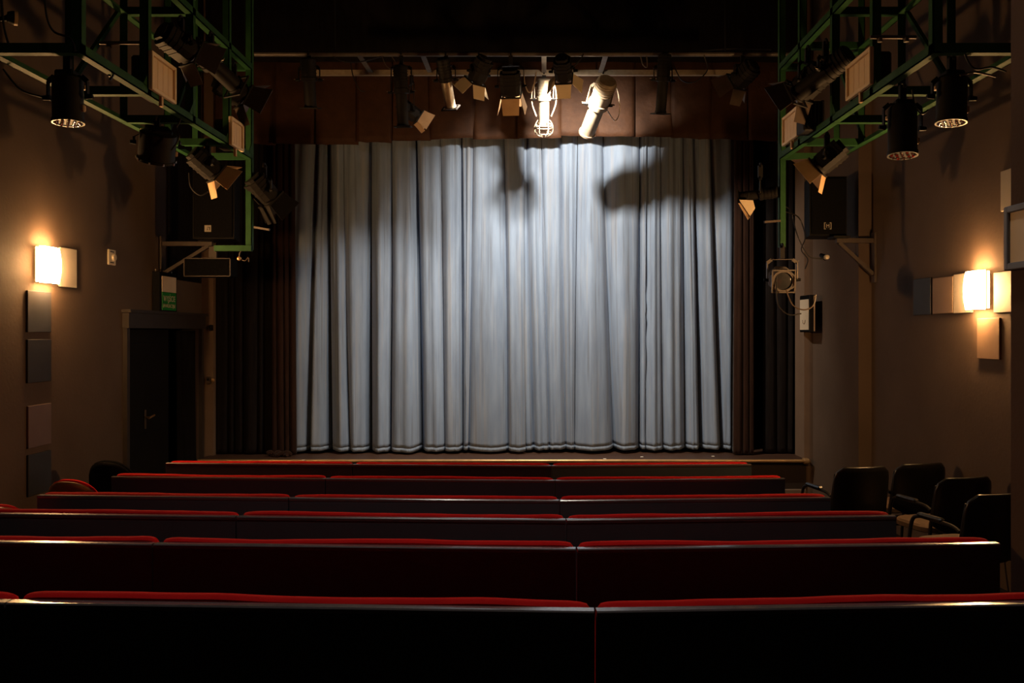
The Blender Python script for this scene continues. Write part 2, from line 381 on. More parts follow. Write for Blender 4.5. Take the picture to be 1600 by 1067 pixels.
def drape(px0, px1, d, pyt, zbot, m, lab, n, amp, seed, bot=None):
    rr = random.Random(seed); b0, b1 = bot or (px0, px1)
    cr = []
    for k in range(n+1):
        t = k/n; w = 0 if k in (0, n) else rr.uniform(-.25, .25)/n
        cr.append((px0+(px1-px0)*(t+w), b0+(b1-b0)*(t+w), 0 if k in (0, n) else 3, .03))
    o = cloth_obj(sheet(cloth(cr, d, fz(pyt, d), zbot, amp, seed, nz_=26, per=8)), 'leg_drape', m)
    tag(o, lab, 'drape', 'dark drapes at the sides of the stage')
    return o
drape(425, 459, 10.71, 40, STAGE_Z+.012, 'drape_brown', 'narrow brown drape overlapping the left edge of the blue curtain', 4, .05, 21, (425, 463))
drape(336, 430, 10.8, 40, STAGE_Z+.012, 'drape_black', 'wide blackish drape between the lit wall strip and the brown drape', 6, .06, 22)
drape(1149, 1178, 10.71, 40, STAGE_Z+.012, 'drape_brown', 'narrow brown drape overlapping the right edge of the blue curtain', 3, .05, 23, (1146, 1178))
drape(1193, 1262, 10.84, 40, STAGE_Z+.012, 'drape_black', 'blackish drape beside the grey column at the right', 4, .05, 24)
# dark gathered cloth lying at the foot of the left drape
b = MB(); gp = []
for k in range(9):
    gp.append(Vector((fx(418+k*4.4, 10.6), 10.60+.02*math.sin(k*1.7), STAGE_Z+.03+.018*math.sin(k*2.1))))
b.tube(smooth_path(gp, 4), .032, 8); b.tube([p+Vector((.05, -.05, -.0)) for p in smooth_path(gp[1:7], 4)], .024, 8)
tag(b.build('gathered_cloth', 'drape_brown', None, True), 'bunched end of dark cloth lying at the foot of the left brown drape', 'cloth')
# pelmet of separate hanging cloth panels
pel = thing('pelmet', 'row of dark brown cloth panels hanging above the blue curtain', 'pelmet', (0, 10.5, 0))
edges = [336, 384, 430, 490, 559, 611, 672, 741, 810, 875, 934, 990, 1050, 1110, 1170, 1215, 1262]
bots = [226, 226, 226, 226, 223, 221, 217, 218, 217, 213, 214, 215, 217, 219, 221, 222]
rr = random.Random(4)
for k in range(len(edges)-1):
    d = 10.61+(k % 2)*.022; x0, x1 = fx(edges[k]-1.5, d), fx(edges[k+1]+1.5, d)
    zt, zb = fz(88, d), fz(bots[k], d); n = 10; tilt = rr.uniform(-.012, .012)
    P = []; hn = noise1(40+k)
    for j in range(13):
        for i in range(n+1):
            u = i/n; v = j/12
            P.append((x0+(x1-x0)*u, d-.022*math.sin(math.pi*u)**.6*(.3+.7*v)-.01*math.sin(5*u+k)*v-.03*v*v*(k % 3)/2, zt+(zb-zt)*v+(tilt*(u-.5)*2+.008*hn(u*5))*v*v))
    b = MB().add(P, [(j*(n+1)+i, j*(n+1)+i+1, (j+1)*(n+1)+i+1, (j+1)*(n+1)+i) for j in range(12) for i in range(n)])
    cloth_obj(b, 'cloth_panel', 'pelmet_cloth', None, .012)
    o = COL.objects[-1]; o.parent = pel; o.matrix_parent_inverse = Matrix.Translation((0, -10.5, 0))
b = MB().box((0, 10.62, fz(84, 10.62)), (6.9, .05, .08)); b.build('batten', 'black_metal', pel).matrix_parent_inverse = Matrix.Translation((0, -10.5, 0))
rows = [[Vector((-3.75+6.95*i/60, 10.36+.02*math.sin(i*.9), CEIL-.02+(fz(97, 10.36)-CEIL+.02)*j/8)) for i in range(61)] for j in range(9)]
tag(cloth_obj(sheet(rows), 'border_cloth', 'drape_black'), 'black overhead border cloth above the brown pelmet panels', 'drape')
# curtain in the doorway
cr = [(x, x+dx, 2, .02) for x, dx in ((286, -2), (292, -1), (297, 0), (303, 0), (308, 1), (313, 0))]
rows = []
for j in range(21):
    v = j/20; z = DZ-.02+(.04-DZ+.02)*v
    rows.append([Vector((XL-.05+.035*math.sin(i*1.55+.3*v), 10.02+(.56)*i/30+.02*math.sin(v*3+i), z)) for i in range(31)])
tag(cloth_obj(sheet(rows), 'door_curtain', 'drape_black'), 'narrow black curtain gathered at the far side of the doorway', 'curtain')
# black sheet added to darken the wall above the door, behind the loudspeaker
rows = [[Vector((XL+.02+.006*math.sin(i*2.1), 9.66+.98*i/14, 5.6+(2.46-5.6)*j/10)) for i in range(15)] for j in range(11)]
tag(cloth_obj(sheet(rows), 'darkening_sheet', 'drape_black'), 'black sheet added to darken the left wall behind the loudspeaker', 'cloth')

# ------------------------------------------------------------------ benches
def cushion(L, prof, wav, seed, n=30, endr=.035):
    """soft bar along x; prof: list of (y, z) going round; wav lifts the upper points"""
    nf = noise1(seed); b = MB(); P = []; m = len(prof)
    cy = sum(p[0] for p in prof)/m; cz = sum(p[1] for p in prof)/m; zmax = max(p[1] for p in prof)
    xs = [0, .012, .03, .06]+[.06+(L-.12)*i/n for i in range(1, n)]+[L-.06, L-.03, L-.012, L]
    for x in xs:
        e = min(x, L-x); s_ = 1 if e >= .06 else (.62+.38*math.sqrt(max(0, 1-(1-e/.06)**2)))
        if e == 0: s_ = .45
        lift = wav*nf(x*2.6)
        drop = (1-s_)*.028
        for (y, z) in prof:
            up = max(0, (z-cz)/(zmax-cz))
            P.append((x-L/2, cy+(y-cy)*s_, cz+(z-cz)*(1-(1-s_)*.12)+up*(lift-drop)))
    f = [(i*m+k, i*m+(k+1) % m, (i+1)*m+(k+1) % m, (i+1)*m+k) for i in range(len(xs)-1) for k in range(m)]
    f += [tuple(range(m))[::-1], tuple(range((len(xs)-1)*m, len(xs)*m))]
    return b.add(P, f)
BH = 0.83
ROWN = ['front row', 'second row', 'third row', 'fourth row', 'fifth row', 'nearest row']
def make_bench(name, p0, p1, z, label, seed, wav):
    p0, p1 = Vector(p0), Vector(p1); dv = p1-p0; L = dv.length-.006
    c = (p0+p1)/2
    t = thing(name, label, 'bench', (c.x, c.y, z), math.atan2(dv.y, dv.x), 'red benches in six rows')
    slope = 0.09
    MB().box((0, 0, (BH-.014+.10)/2), (L, .03, BH-.014-.10)).build('back_board', 'bench_board', t)
    prof = [(-.0165, -.016), (-.0175, -.004), (-.014, 0), (.016, 0), (.02, -.004), (.02, -.016)]
    b = MB(); n = len(prof)
    b.add([(x, y, BH+q) for x in (-L/2, L/2) for y, q in prof], [(i, (i+1) % n, n+(i+1) % n, n+i) for i in range(n)]+[tuple(range(n)), tuple(range(n, 2*n))])
    b.build('edge_strip', 'bench_edge', t)
    pb = [(.019, .44), (.019, BH-.02), (.022, BH+.002), (.032, BH+.009), (.052, BH+.011), (.075, BH-.002), (.092, BH-.05), (.100, .62), (.105, .47), (.08, .44)]
    cushion(L-.012, pb, wav, seed).build('back_cushion', 'red_cloth', t, True)
    ps = [(.06, .36), (.05, .44), (.09, .47), (.30, .475), (.47, .465), (.50, .43), (.49, .37), (.46, .355)]
    cushion(L-.075, ps, .004, seed+50).build('seat_cushion', 'black_fabric', t, True)
    MB().box((0, .27, .34), (L-.10, .38, .03)).build('seat_board', 'bench_board', t)
    for sx in (-1, 1):
        x = sx*(L/2-.12)
        b = MB().box((x, .06, .17), (.04, .05, .335)).box((x, .42, .155), (.04, .04, .365)).box((x, .24, .31), (.035, .34, .03)).box((x, .24, -.005), (.04, .42, .03))
        b.build('leg_frame', 'black_metal', t)
    return t
JX = [-2.93, -1.41, 0.171, 1.765]
SAG = [.16, .075, 0.0, .085]
PLACE = ['left', 'middle', 'right']
for r in range(6):                                    # r = 0 is nearest the camera
    for k in range(3):
        d0, d1 = ROWD[r]+SAG[k]*(1+.0*r), ROWD[r]+SAG[k+1]
        rown = ROWN[5-r]
        lab = 'red-topped dark bench, %s of three in the %s' % (PLACE[k], rown+(' from the stage' if r else ' to the camera'))
        make_bench('bench', (JX[k], d0, 0), (JX[k+1], d1, 0), ROWZ[r], lab, 100+r*7+k, .007 if r < 2 else .005)

# ------------------------------------------------------------------ chairs
def visitor_chair(loc, rz, label):
    t = thing('visitor_chair', label, 'chair', loc, rz, 'black visitor chairs by the right wall')
    # local: faces +y, back at -y
    def bend(u, v):                                   # backrest surface, u -1..1, v 0..1
        return Vector((u*.235, -.235-.055*(1-u*u)-.05*v, .48+.36*v))
    P = []; N = 12; Q = 8
    out = []
    for j in range(Q+1):
        for i in range(N+1):
            u = -1+2*i/N; v = j/Q
            if v > .7: lim = .72+.28*math.sqrt(max(0, 1-((v-.7)/.3)**2))
            else: lim = 1.0
            vb = v
            p = bend(u*lim, vb)
            if v < .3: p.z -= (.3-v)*.24*(1-u*u)-(.3-v)*.05*u*u
            P.append(p)
    b = MB().add(P, [(j*(N+1)+i, j*(N+1)+i+1, (j+1)*(N+1)+i+1, (j+1)*(N+1)+i) for j in range(Q) for i in range(N)])
    o = cloth_obj(b, 'backrest', 'chair_black', t, .03)
    bv = o.modifiers.new('round', 'BEVEL'); bv.width = .01; bv.segments = 2
    # seat pad
    b = MB(); ring = [(.225*math.copysign(abs(math.cos(a))**.5, math.cos(a)), .03+.215*math.copysign(abs(math.sin(a))**.5, math.sin(a))) for a in [2*math.pi*k/28 for k in range(28)]]
    lv = [(.9, .415), (1.0, .425), (1.0, .455), (.93, .47), (.5, .474)]
    b.add([(x*s_, .03+(y-.03)*s_, z) for s_, z in lv for x, y in ring], [(l*28+k, l*28+(k+1) % 28, (l+1)*28+(k+1) % 28, (l+1)*28+k) for l in range(len(lv)-1) for k in range(28)]+[tuple(range(28))[::-1], tuple(range(112, 140))])
    b.build('seat', 'grey_seat', t, True)
    for s_ in (-1, 1):
        x = s_*.236
        MB().tube(smooth_path([(x, -.30, .0), (x, -.24, .22), (x, -.225, .42), (x*.97, -.25, .62), (x*.93, -.275, .78)], 5), .0125, 8).build('back_leg', 'black_metal', t, True)
        MB().tube(smooth_path([(x, .27, .0), (x, .25, .24), (x, .225, .42), (x, .195, .58), (x, .14, .625), (x, .04, .63), (x, -.16, .625), (x, -.235, .60)], 5), .0125, 8).build('front_leg', 'black_metal', t, True)
        MB().rbox((x, .02, .642), (.045, .22, .026), .011).build('armrest', 'chair_black', t)
    MB().cyl((-.245, .225, .405), (.245, .225, .405), .011, n=8).cyl((-.245, -.22, .405), (.245, -.22, .405), .011, n=8).build('seat_rail', 'black_metal', t, True)
    return t
for px, py, d, rz, lab in ((1347, 728, 6.97, 12, 'leftmost black visitor chair, next to the ends of the bench rows'),
                           (1438, 725, 7.15, 14, 'second black visitor chair from the left in front of the right wall'),
                           (1507, 744, 6.35, 15, 'third black visitor chair from the left, before the half-hidden one'),
                           (1560, 765, 5.5, 16, 'black visitor chair half hidden by the wall at the right edge')):
    x = fx(px, d)
    y = d+.28
    visitor_chair((x-.29*math.sin(R(rz)), y, floor_z(y)), R(rz), lab)
def shell_chair(loc, rz, label, wood, pad):
    t = thing('shell_chair', label, 'chair', loc, rz, 'round-backed chairs along the left aisle')
    N, Q = 18, 10; P = []
    for j in range(Q+1):
        v = j/Q
        for i in range(N+1):
            u = -1+2*i/N
            top = math.sqrt(max(0, 1-abs(u)**2.6))
            z = .46+(.36*(.35+.65*top))*v
            x = .225*u*(1-.06*v)
            P.append(Vector((x, -.21-.06*v+.11*u*u, z)))
    q = [(j*(N+1)+i, j*(N+1)+i+1, (j+1)*(N+1)+i+1, (j+1)*(N+1)+i) for j in range(Q) for i in range(N)]
    cloth_obj(MB().add(P, q), 'backrest', wood, t, .016)
    P2 = [Vector((p.x*.97, p.y+.026, p.z+.010)) for p in P]
    cloth_obj(MB().add(P2, q), 'back_pad', pad, t, .03)
    MB().lathe([(.0, .0), (.20, .0), (.22, .01), (.22, .03), (.20, .045), (0, .05)], 24, Matrix.Translation((0, .02, .43)) @ Matrix.Rotation(math.pi/2, 4, 'X')).build('seat', pad, t, True)
    for sx in (-1, 1):
        for sy in (-1, 1):
            MB().cyl((sx*.15, .02+sy*.14, .43), (sx*.2, .02+sy*.2, 0), .014, .011, 10).build('leg', 'black_metal', t, True)
    return t
for px, py, d, rz, w, p, lab in ((111, 747, 6.2, -8, 'chair_wood', 'red_cloth', 'round-backed wooden chair with red pad, behind the third bench row at left'),
                                 (171, 722, 7.3, -8, 'black_plastic', 'black_fabric', 'black round-backed chair nearest the dark doorway'),
                                 (-13, 785, 5.03, 26, 'chair_wood', 'red_cloth', 'round-backed wooden chair with red pad cut by the left picture edge')):
    y = d+.26; z = floor_z(y)
    # lift so the rim stands at its measured height
    if rz > 0: shell_chair((fx(px, d)-.26*math.sin(R(rz)), d+.26*math.cos(R(rz)), z), R(rz), lab, w, p)
    else: shell_chair((fx(px, d), y, z), R(rz), lab, w, p)

# ------------------------------------------------------------------ wall tiles, sconces, small wall things
def wall_tile(side, d0, d1, z0, z1, m, lab):
    x = XL if side < 0 else XR
    b = MB().rbox((x-side*.009, (d0+d1)/2, (z0+z1)/2), (.018, d1-d0, z1-z0), .003)
    tag(b.build('wall_tile', m), lab, 'wall tile', 'square tiles on the left wall' if side < 0 else 'square tiles on the right wall')
def tl(px0, px1, py0, py1, m, lab):
    a, c = (F*XL/(px-CX) for px in (px0, px1)); dm = (a+c)/2
    wall_tile(-1, a, c, fz(py1, dm), fz(py0, dm), m, lab)
def tr(px0, px1, py0, py1, m, lab):
    a, c = (F*XR/(px-CX) for px in (px1, px0)); dm = (a+c)/2
    wall_tile(1, a, c, fz(py1, dm), fz(py0, dm), m, lab)
tl(91, 117, 388, 449, 'tile_light', 'bright cream tile right beside the left wall lamp')
tl(40, 77, 455, 519, 'tile_navy', 'dark grey tile directly under the left wall lamp')
tl(40, 77, 530, 597, 'tile_dark', 'blackest tile, second below the left wall lamp')
tl(41, 77, 632, 697, 'tile_mauve', 'pale mauve tile, third below the left wall lamp')
tl(41, 77, 707, 771, 'tile_navy', 'bluish dark tile, lowest on the left wall')
tr(1493, 1521, 427, 489, 'tile_light', 'bright cream tile left of the right wall lamp')
tr(1460, 1492, 433, 490, 'tile_tan', 'tan tile between the cream tile and the dark tile on the right wall')
tr(1430, 1457, 435, 492, 'tile_navy', 'dark tile at the far end of the row beside the right wall lamp')
tr(1556, 1594, 424, 488, 'tile_light', 'cream tile right of the right wall lamp, partly behind the near wall')
tr(1530, 1565, 497, 561, 'tile_tan', 'brown tile directly under the right wall lamp')
tr(1567, 1604, 262, 326, 'tile_light', 'cream tile high on the right wall above the lamp')
def sconce(side, d, z, lab):
    x = XL if side < 0 else XR
    t = thing('wall_lamp', lab, 'lamp', (x, d, z), 0, 'square glowing wall lamps')
    MB().rbox((-side*.012, 0, 0), (.024, .24, .24), .004).build('back_plate', 'bare_steel', t)
    # convex opal glass held off the wall, an opaque reflector pan behind it
    N = 10; P = []
    for j in range(N+1):
        for i in range(N+1):
            a, c_ = -1+2*i/N, -1+2*j/N
            P.append(Vector((-side*(.058+.062*math.sqrt(max(0, 1-a*a))*(1-.5*c_*c_)), a*.145, c_*.145)))
    sh = MB().add(P, [(j*(N+1)+i, j*(N+1)+i+1, (j+1)*(N+1)+i+1, (j+1)*(N+1)+i) for j in range(N) for i in range(N)]).build('shade', 'opal_glass', t, True)
    MB().rbox((-side*.050, 0, 0), (.012, .288, .288), .003).build('reflector', 'bare_steel', t)
    for s_ in (-1, 1):
        MB().box((-side*.037, s_*.136, 0), (.030, .006, .27)).build('side_glass', 'opal_side', t)
        MB().box((-side*.037, 0, s_*.136), (.030, .27, .006)).build('side_glass', 'opal_side', t)
        MB().cyl((-side*.02, s_*.09, s_*.0), (-side*.075, s_*.09, 0), .006, n=8).build('clip', 'bare_steel', t, True)
    return t
sconce(-1, 7.20, fz(413, 7.1), 'glowing square wall lamp on the left wall')
sconce(1, 6.76, fz(453, 6.7), 'glowing square wall lamp on the right wall')
# double socket on the left wall
d = F*XL/(173-CX)
t = thing('wall_socket', 'ivory double wall socket between the left lamp and the exit sign', 'socket', (XL, d, fz(402, d)))
MB().rbox((.008, 0, 0), (.016, .145, .145), .005).build('plate', 'ivory_plastic', t)
MB().cyl((.014, .02, .0), (.034, .02, .0), .036, .030, 18).build('dial', 'ivory_plastic', t, True)
for z in (-.05, .05): MB().rbox((.018, -.01, z), (.006, .07, .010), .002).build('slot', 'tile_dark', t)
# wall switch and knob on the lit strip by the stage
t = thing('light_switch', 'small dark switch box on the lit strip beside the stage', 'switch', at(326, 594, 10.69))
MB().rbox((0, -.0, 0), (.05, .03, .09), .005).build('plate', 'bracket_steel', t)
MB().rbox((0, -.018, .01), (.02, .012, .03), .003).build('rocker', 'black_plastic', t)
MB().lathe([(0, -.05), (.018, -.045), (.024, -.03), (.016, -.014), (.012, 0)], 14, Matrix.Translation((.055, .01, 0))).build('knob', 'brass_trim', t, True)
b = MB().rbox((0, 0, 0), (.045, .03, .07), .008, Matrix.Translation(at(330, 512, 10.69))).cyl(at(330, 512, 10.69), at(330, 512, 10.64), .012, n=10)
tag(b.build('push_button', 'black_plastic', None, True), 'small black push button high on the lit strip', 'button')

# exit signs
def text_mesh(txt, size, Mx, name, m, parent, width=None):
    cu = bpy.data.curves.new(name, 'FONT'); cu.body = txt; cu.size = size; cu.align_x = 'CENTER'; cu.align_y = 'CENTER'; cu.extrude = .0008
    tmp = bpy.data.objects.new('tmp_text', cu); COL.objects.link(tmp)
    bpy.context.view_layer.update()
    me = bpy.data.meshes.new_from_object(tmp.evaluated_get(bpy.context.evaluated_depsgraph_get()))
    w = max(v.co.x for v in me.vertices)-min(v.co.x for v in me.vertices)
    bpy.data.objects.remove(tmp)
    S = Matrix.Diagonal((width/w if width else 1, 1, 1, 1))
    me.transform(Mx @ S); me.materials.clear(); me.materials.append(M[m])
    o = bpy.data.objects.new(name, me); COL.objects.link(o); o.parent = parent
    return o
t = thing('exit_sign', 'black-framed exit sign with green lettered half above the left door', 'exit sign', (XL, 9.52, fz(457, 9.52)))
MB().rbox((.04, 0, 0), (.08, .46, .42), .006).build('housing', 'black_plastic', t)
MB().box((.082, .01, .085), (.006, .37, .165)).build('blank_pane', 'sign_white', t)
MB().box((.082, .01, -.095), (.006, .37, .19)).build('green_pane', 'sign_green', t)
TX = Matrix(((0, 0, 1, .0855), (1, 0, 0, .01), (0, 1, 0, -.07), (0, 0, 0, 1)))
text_mesh('WYJŚCIE', .085, TX, 'lettering', 'sign_white', t, .31)
text_mesh('EWAKUACYJNE', .055, Matrix.Translation((0, 0, -.075)) @ TX, 'lettering', 'sign_white', t, .33)
for y in (-.21, -.02, .2): MB().cyl((.03, y, .21), (.03, y, .235), .006, n=8).build('screw', 'bare_steel', t)
t = thing('light_box', 'narrow white sign box projecting from the grey column at the right', 'sign', (3.17, 10.42, fz(490, 10.15)))
MB().rbox((0, -.19, 0), (.07, .36, .42), .006).build('housing', 'black_plastic', t)
MB().box((-.037, -.19, -.01), (.006, .315, .345)).build('pane', 'sign_white', t)
MB().box((0.02, -.373, .0), (.012, .008, .40)).build('edge_strip', 'tan_plate', t)
b = MB().tube([Vector((-.041, -.19+.05*math.cos(a), -.07+.045*math.sin(a))) for a in [math.pi+math.pi*k/10 for k in range(11)]], .005, 6)
b.build('printed_arc', 'tile_tan', t)

# framed board on the near right wall
t = thing('framed_board', 'tan board in a blue-grey frame on the near wall at the right edge', 'board', (1.793, 3.12, fz(372, 3.3)))
hz_ = .118
MB().box((-.012, 0, 0), (.02, .40, 2*hz_-.02)).build('board', 'board_tan', t)
for y in (-.2, .2): MB().rbox((-.015, y, 0), (.034, .028, 2*hz_), .004).build('frame_side', 'frame_bluegrey', t)
for z in (-hz_+.013, hz_-.013): MB().rbox((-.015, 0, z), (.032, .40, .026), .004).build('frame_rail', 'frame_bluegrey', t)
MB().lathe([(0, -.006), (.003, -.004), (.004, 0)], 10, Matrix.Translation((-.022, .118, .045)) @ Matrix.Rotation(math.pi/2, 4, 'Z')).build('indicator_lamp', 'led_yellow', t, True)

# small clip lamp on the left wall with its cable
c = at(22, 28, 5.35); c = Vector((c.x, c.y, c.z))
t = thing('clip_lamp', 'small round clip lamp on a cable at the top left corner', 'lamp', c)
MB().lathe([(0, -.04), (.03, -.035), (.04, -.01), (.042, .015), (.0, .016)], 16, Matrix.Rotation(R(-55), 4, 'Z')).build('head', 'black_metal', t, True)
MB().lathe([(.030, -.0), (.043, .0), (.043, .018), (.034, .018)], 16, Matrix.Rotation(R(-55), 4, 'Z')).build('rim', 'tan_plate', t, True)
MB().cyl((-.035, .0, 0), (-.10, .0, -.01), .018, .012, 10).build('stem', 'black_plastic', t, True)
MB().tube(smooth_path([(-.10, 0, -.01), (-.16, 0, .05), (-.2, 0, .3), (-.2, 0, .7)], 5), .005, 6).build('cable', 'cable_black', t, True)

# ------------------------------------------------------------------ green side trusses
def angle_bar(p0, p1, w, sx, sz, th=.007):
    """an L-section between two points: one flange flat (towards sx), one upright (towards sz)"""
    p0, p1 = Vector(p0), Vector(p1); b = MB()
    d = (p1-p0); L = d.length; d.normalize()
    if abs(d.z) > .9:
        X, Yv = Vector((sx, 0, 0)), Vector((0, sz, 0))
    else:
        X = d.cross(Vector((0, 0, 1))).normalized()
        if X.x*sx+X.y*sx*.01 < 0: X = -X
        Yv = Vector((0, 0, sz))
    for A, B in ((X, Yv), (Yv, X)):
        P = [p0+A*u+B*v for u, v in ((0, 0), (w, 0), (w, th), (0, th))]
        b.add(P+[p+d*L for p in P], [(0, 1, 2, 3), (7, 6, 5, 4), (0, 4, 5, 1), (1, 5, 6, 2), (2, 6, 7, 3), (3, 7, 4, 0)])
    return b
ZLO, ZHI = EYE+1.55, EYE+2.35
def side_truss(side, xi, xo, lab, ys, zb):
    t = thing('lighting_truss', lab, 'truss', (0, 0, 0), 0, 'green box trusses along the side walls')
    y0, y1 = ys[0], ys[-1]
    out = side                                        # +1: outward is +x
    for x, s_ in ((xi, out), (xo, -out)):
        for z, sz in ((ZLO, 1), (ZHI, 1)):
            angle_bar((x, y0, z), (x, y1, z), .055, s_, sz).build('chord', 'green_steel', t)
    for k, y in enumerate(ys):
        angle_bar((xi, y, ZLO if k < len(ys)-1 else zb), (xi, y, CEIL-.01), .055, out, 1).build('post', 'green_steel', t)
        angle_bar((xo, y, ZLO), (xo, y, CEIL-.01), .055, -out, 1).build('post', 'green_steel', t)
        for z in (ZLO, ZHI):
            b = MB().box(((xi+xo)/2, y+.004, z+.0275), (abs(xo-xi), .007, .055)).box(((xi+xo)/2, y+.03, z+.004), (abs(xo-xi), .055, .007))
            b.build('cross_bar', 'green_steel', t)
        if k:                                         # gusset at each inner joint
            MB().prism([(0, 0), (-out*0+.0, .10), (.0, .0)], 0, .001) if 0 else None
            b = MB().add([(xi, y-.07, ZLO+.05), (xi, y, ZLO+.05), (xi, y, ZLO+.14), (xi+out*.006, y-.07, ZLO+.05), (xi+out*.006, y, ZLO+.05), (xi+out*.006, y, ZLO+.14)], [(0, 1, 2), (5, 4, 3), (0, 3, 4, 1), (1, 4, 5, 2), (2, 5, 3, 0)])
            b.build('gusset', 'green_steel', t)
    for k in range(len(ys)-1):                        # one diagonal in the outer face per second bay
        if k % 2: bar((xo, ys[k]+.03, ZLO+.05), (xo, ys[k+1]-.03, ZHI), .03, .03).build('diagonal', 'green_steel', t)
    # bracket ties to the wall at the near end
    xw = XL+.003 if side < 0 else XR-.003
    for z in (ZLO,):
        b = MB().box(((xo+xw)/2, y0+.004, z+.0275), (abs(xo-xw), .007, .055)).box(((xo+xw)/2, y0+.03, z+.004), (abs(xo-xw), .055, .007))
        b.build('wall_tie', 'green_steel', t)
    return t
YS = [4.97, 5.84, 6.62, 7.42, 8.02]
TL_ = side_truss(-1, -2.49, -3.03, 'green steel lighting truss along the left wall', YS, fz(390, 8.02))
TR_ = side_truss(1, 2.235, 2.775, 'green steel lighting truss along the right wall', YS, fz(386, 8.02))
# small foot frame under the end post of the left truss
bar((-2.49, 8.02, fz(388, 8.02)), (-2.82, 8.02, fz(388, 8.02)), .05).build('foot_bar', 'green_steel', TL_)
bar((-2.46, 8.0, fz(355, 8.0)), (-2.31, 7.95, fz(360, 8.0)), .018).build('side_arm', 'bracket_steel', TL_)
bar((2.235, 8.0, fz(345, 8.0)), (2.08, 7.95, fz(348, 8.0)), .018).build('side_arm', 'bracket_steel', TR_)
# bright conduit pieces between the truss posts
for side, px0, px1, py, d in ((-1, 170, 221, 67, 5.9), (1, 1375, 1416, 58, 5.5)):
    p0, p1 = at(px0, py, d), at(px1, py, d)
    tag(MB().cyl(p0-Vector((.06, 0, 0)), p1+Vector((.06, 0, 0)), .012, n=10).cyl(p0, p0+Vector((0, 0, -.03)), .016, n=10).cyl(p1, p1+Vector((0, 0, -.03)), .016, n=10).build('conduit', 'grey_steel', None, True),
        'thin steel conduit across the %s truss near its top' % ('left' if side < 0 else 'right'), 'pipe')

# ------------------------------------------------------------------ lanterns
def frame_of(aim, side_hint=None):
    f = Vector(aim).normalized()
    s_ = Vector(side_hint).normalized() if side_hint else (f.cross(Vector((0, 0, 1))).normalized() if abs(f.z) < .98 else Vector((1, 0, 0)))
    s_ = (s_-f*s_.dot(f)).normalized(); u = s_.cross(f)
    return f, s_, u
def head_matrix(c, f, s_, u):
    return Matrix(((s_.x, f.x, u.x, c.x), (s_.y, f.y, u.y, c.y), (s_.z, f.z, u.z, c.z), (0, 0, 0, 1)))
def hang(t, drop, w, s_, m='black_metal', clamp='black_metal', strap=.028, yc=None):
    """clamp at the origin and a yoke whose arms reach the head's pivots; the head centre is (yc or straight below) at -drop"""
    sh = Vector((s_.x, s_.y, 0)); sh = sh.normalized() if sh.length > .1 else Vector((1, 0, 0))
    c = yc if yc is not None else Vector((0, 0, -drop))
    top = Vector((0, 0, -.10))
    b = MB().box((0, 0, -.035), (.04, .03, .11)).tube([Vector((0, .03*math.cos(a), .03*math.sin(a)+.01)) for a in [R(-60+k*26) for k in range(11)]], .009, 6)
    b.cyl((0, .02, -.05), (0, .06, -.05), .006, n=8)
    b.build('clamp', clamp, t, True)
    b = MB()
    for q in (-1, 1):
        pts = [top, top+sh*q*w*.7, top+sh*q*w+Vector((0, 0, -.03)), c+s_*q*w]
        for p0, p1 in zip(pts[:-1], pts[1:]): b.add(*(lambda m_: (m_.v, m_.f))(bar(p0, p1, strap, .006) if abs((p1-p0).normalized().z) < .6 else bar(p0, p1, .008, strap)))
    b.build('yoke', m, t)
    for q in (-1, 1):
        MB().cyl(c+s_*q*(w-.012), c+s_*q*(w+.03), .017, .013, 10).build('tilt_knob', 'black_plastic', t, True)
    return c
LG = 'stage lanterns on the truss and the bar'
def profile_spot(loc, aim, label, L=.62, r=.068, m='black_metal', drop=.22, yoke_m=None, side_hint=None, group=LG, offset=None, tube=None, gel=True):
    t = thing('profile_spot', label, 'spotlight', loc, 0, group)
    f, s_, u = frame_of(aim, side_hint)
    c = hang(t, drop, r+.035, s_, yoke_m or m, yc=offset)
    H = head_matrix(c, f, s_, u)
    b = MB().lathe([(0, -L*.42), (r*.9, -L*.42), (r*1.05, -L*.40), (r*1.05, -L*.06), (r*1.15, -L*.05), (r*1.15, L*.02), (r*.9, L*.03)], 20, H)
    for k in range(5): b.lathe([(r*1.05, -L*.38+k*.03), (r*1.13, -L*.38+k*.03), (r*1.13, -L*.38+k*.03+.008), (r*1.05, -L*.38+k*.03+.008)], 20, H)
    b.build('lamp_house', m, t, True)
    b = MB().lathe([(r*.86, L*.0), (r*.86, L*.50), (r*.95, L*.50), (r*.95, L*.53), (r*.82, L*.53), (r*.8, L*.49)], 20, H)
    b.build('lens_tube', tube or m, t, True)
    MB().lathe([(0, L*.50), (r*.5, L*.497), (r*.82, L*.48)], 20, H).build('lens', 'lens_glass', t, True)
    fr = MB()
    for q in (-1, 1): fr.box((q*r*1.2, L*.545, 0), (.012, .012, r*2.5), H); fr.box((0, L*.545, q*r*1.2), (r*2.5, .012, .012), H)
    if gel: fr.build('gel_frame', m, t)
    for q, (a, z) in enumerate(((1, 0), (-1, 0), (0, 1))):
        MB().box((a*(r*1.15+.035), -L*.015, z*(r*1.15+.035)), (.07 if a else .02, .005, .07 if z else .02), H).build('shutter', yoke_m or 'bare_steel', t)
    return t, c, H
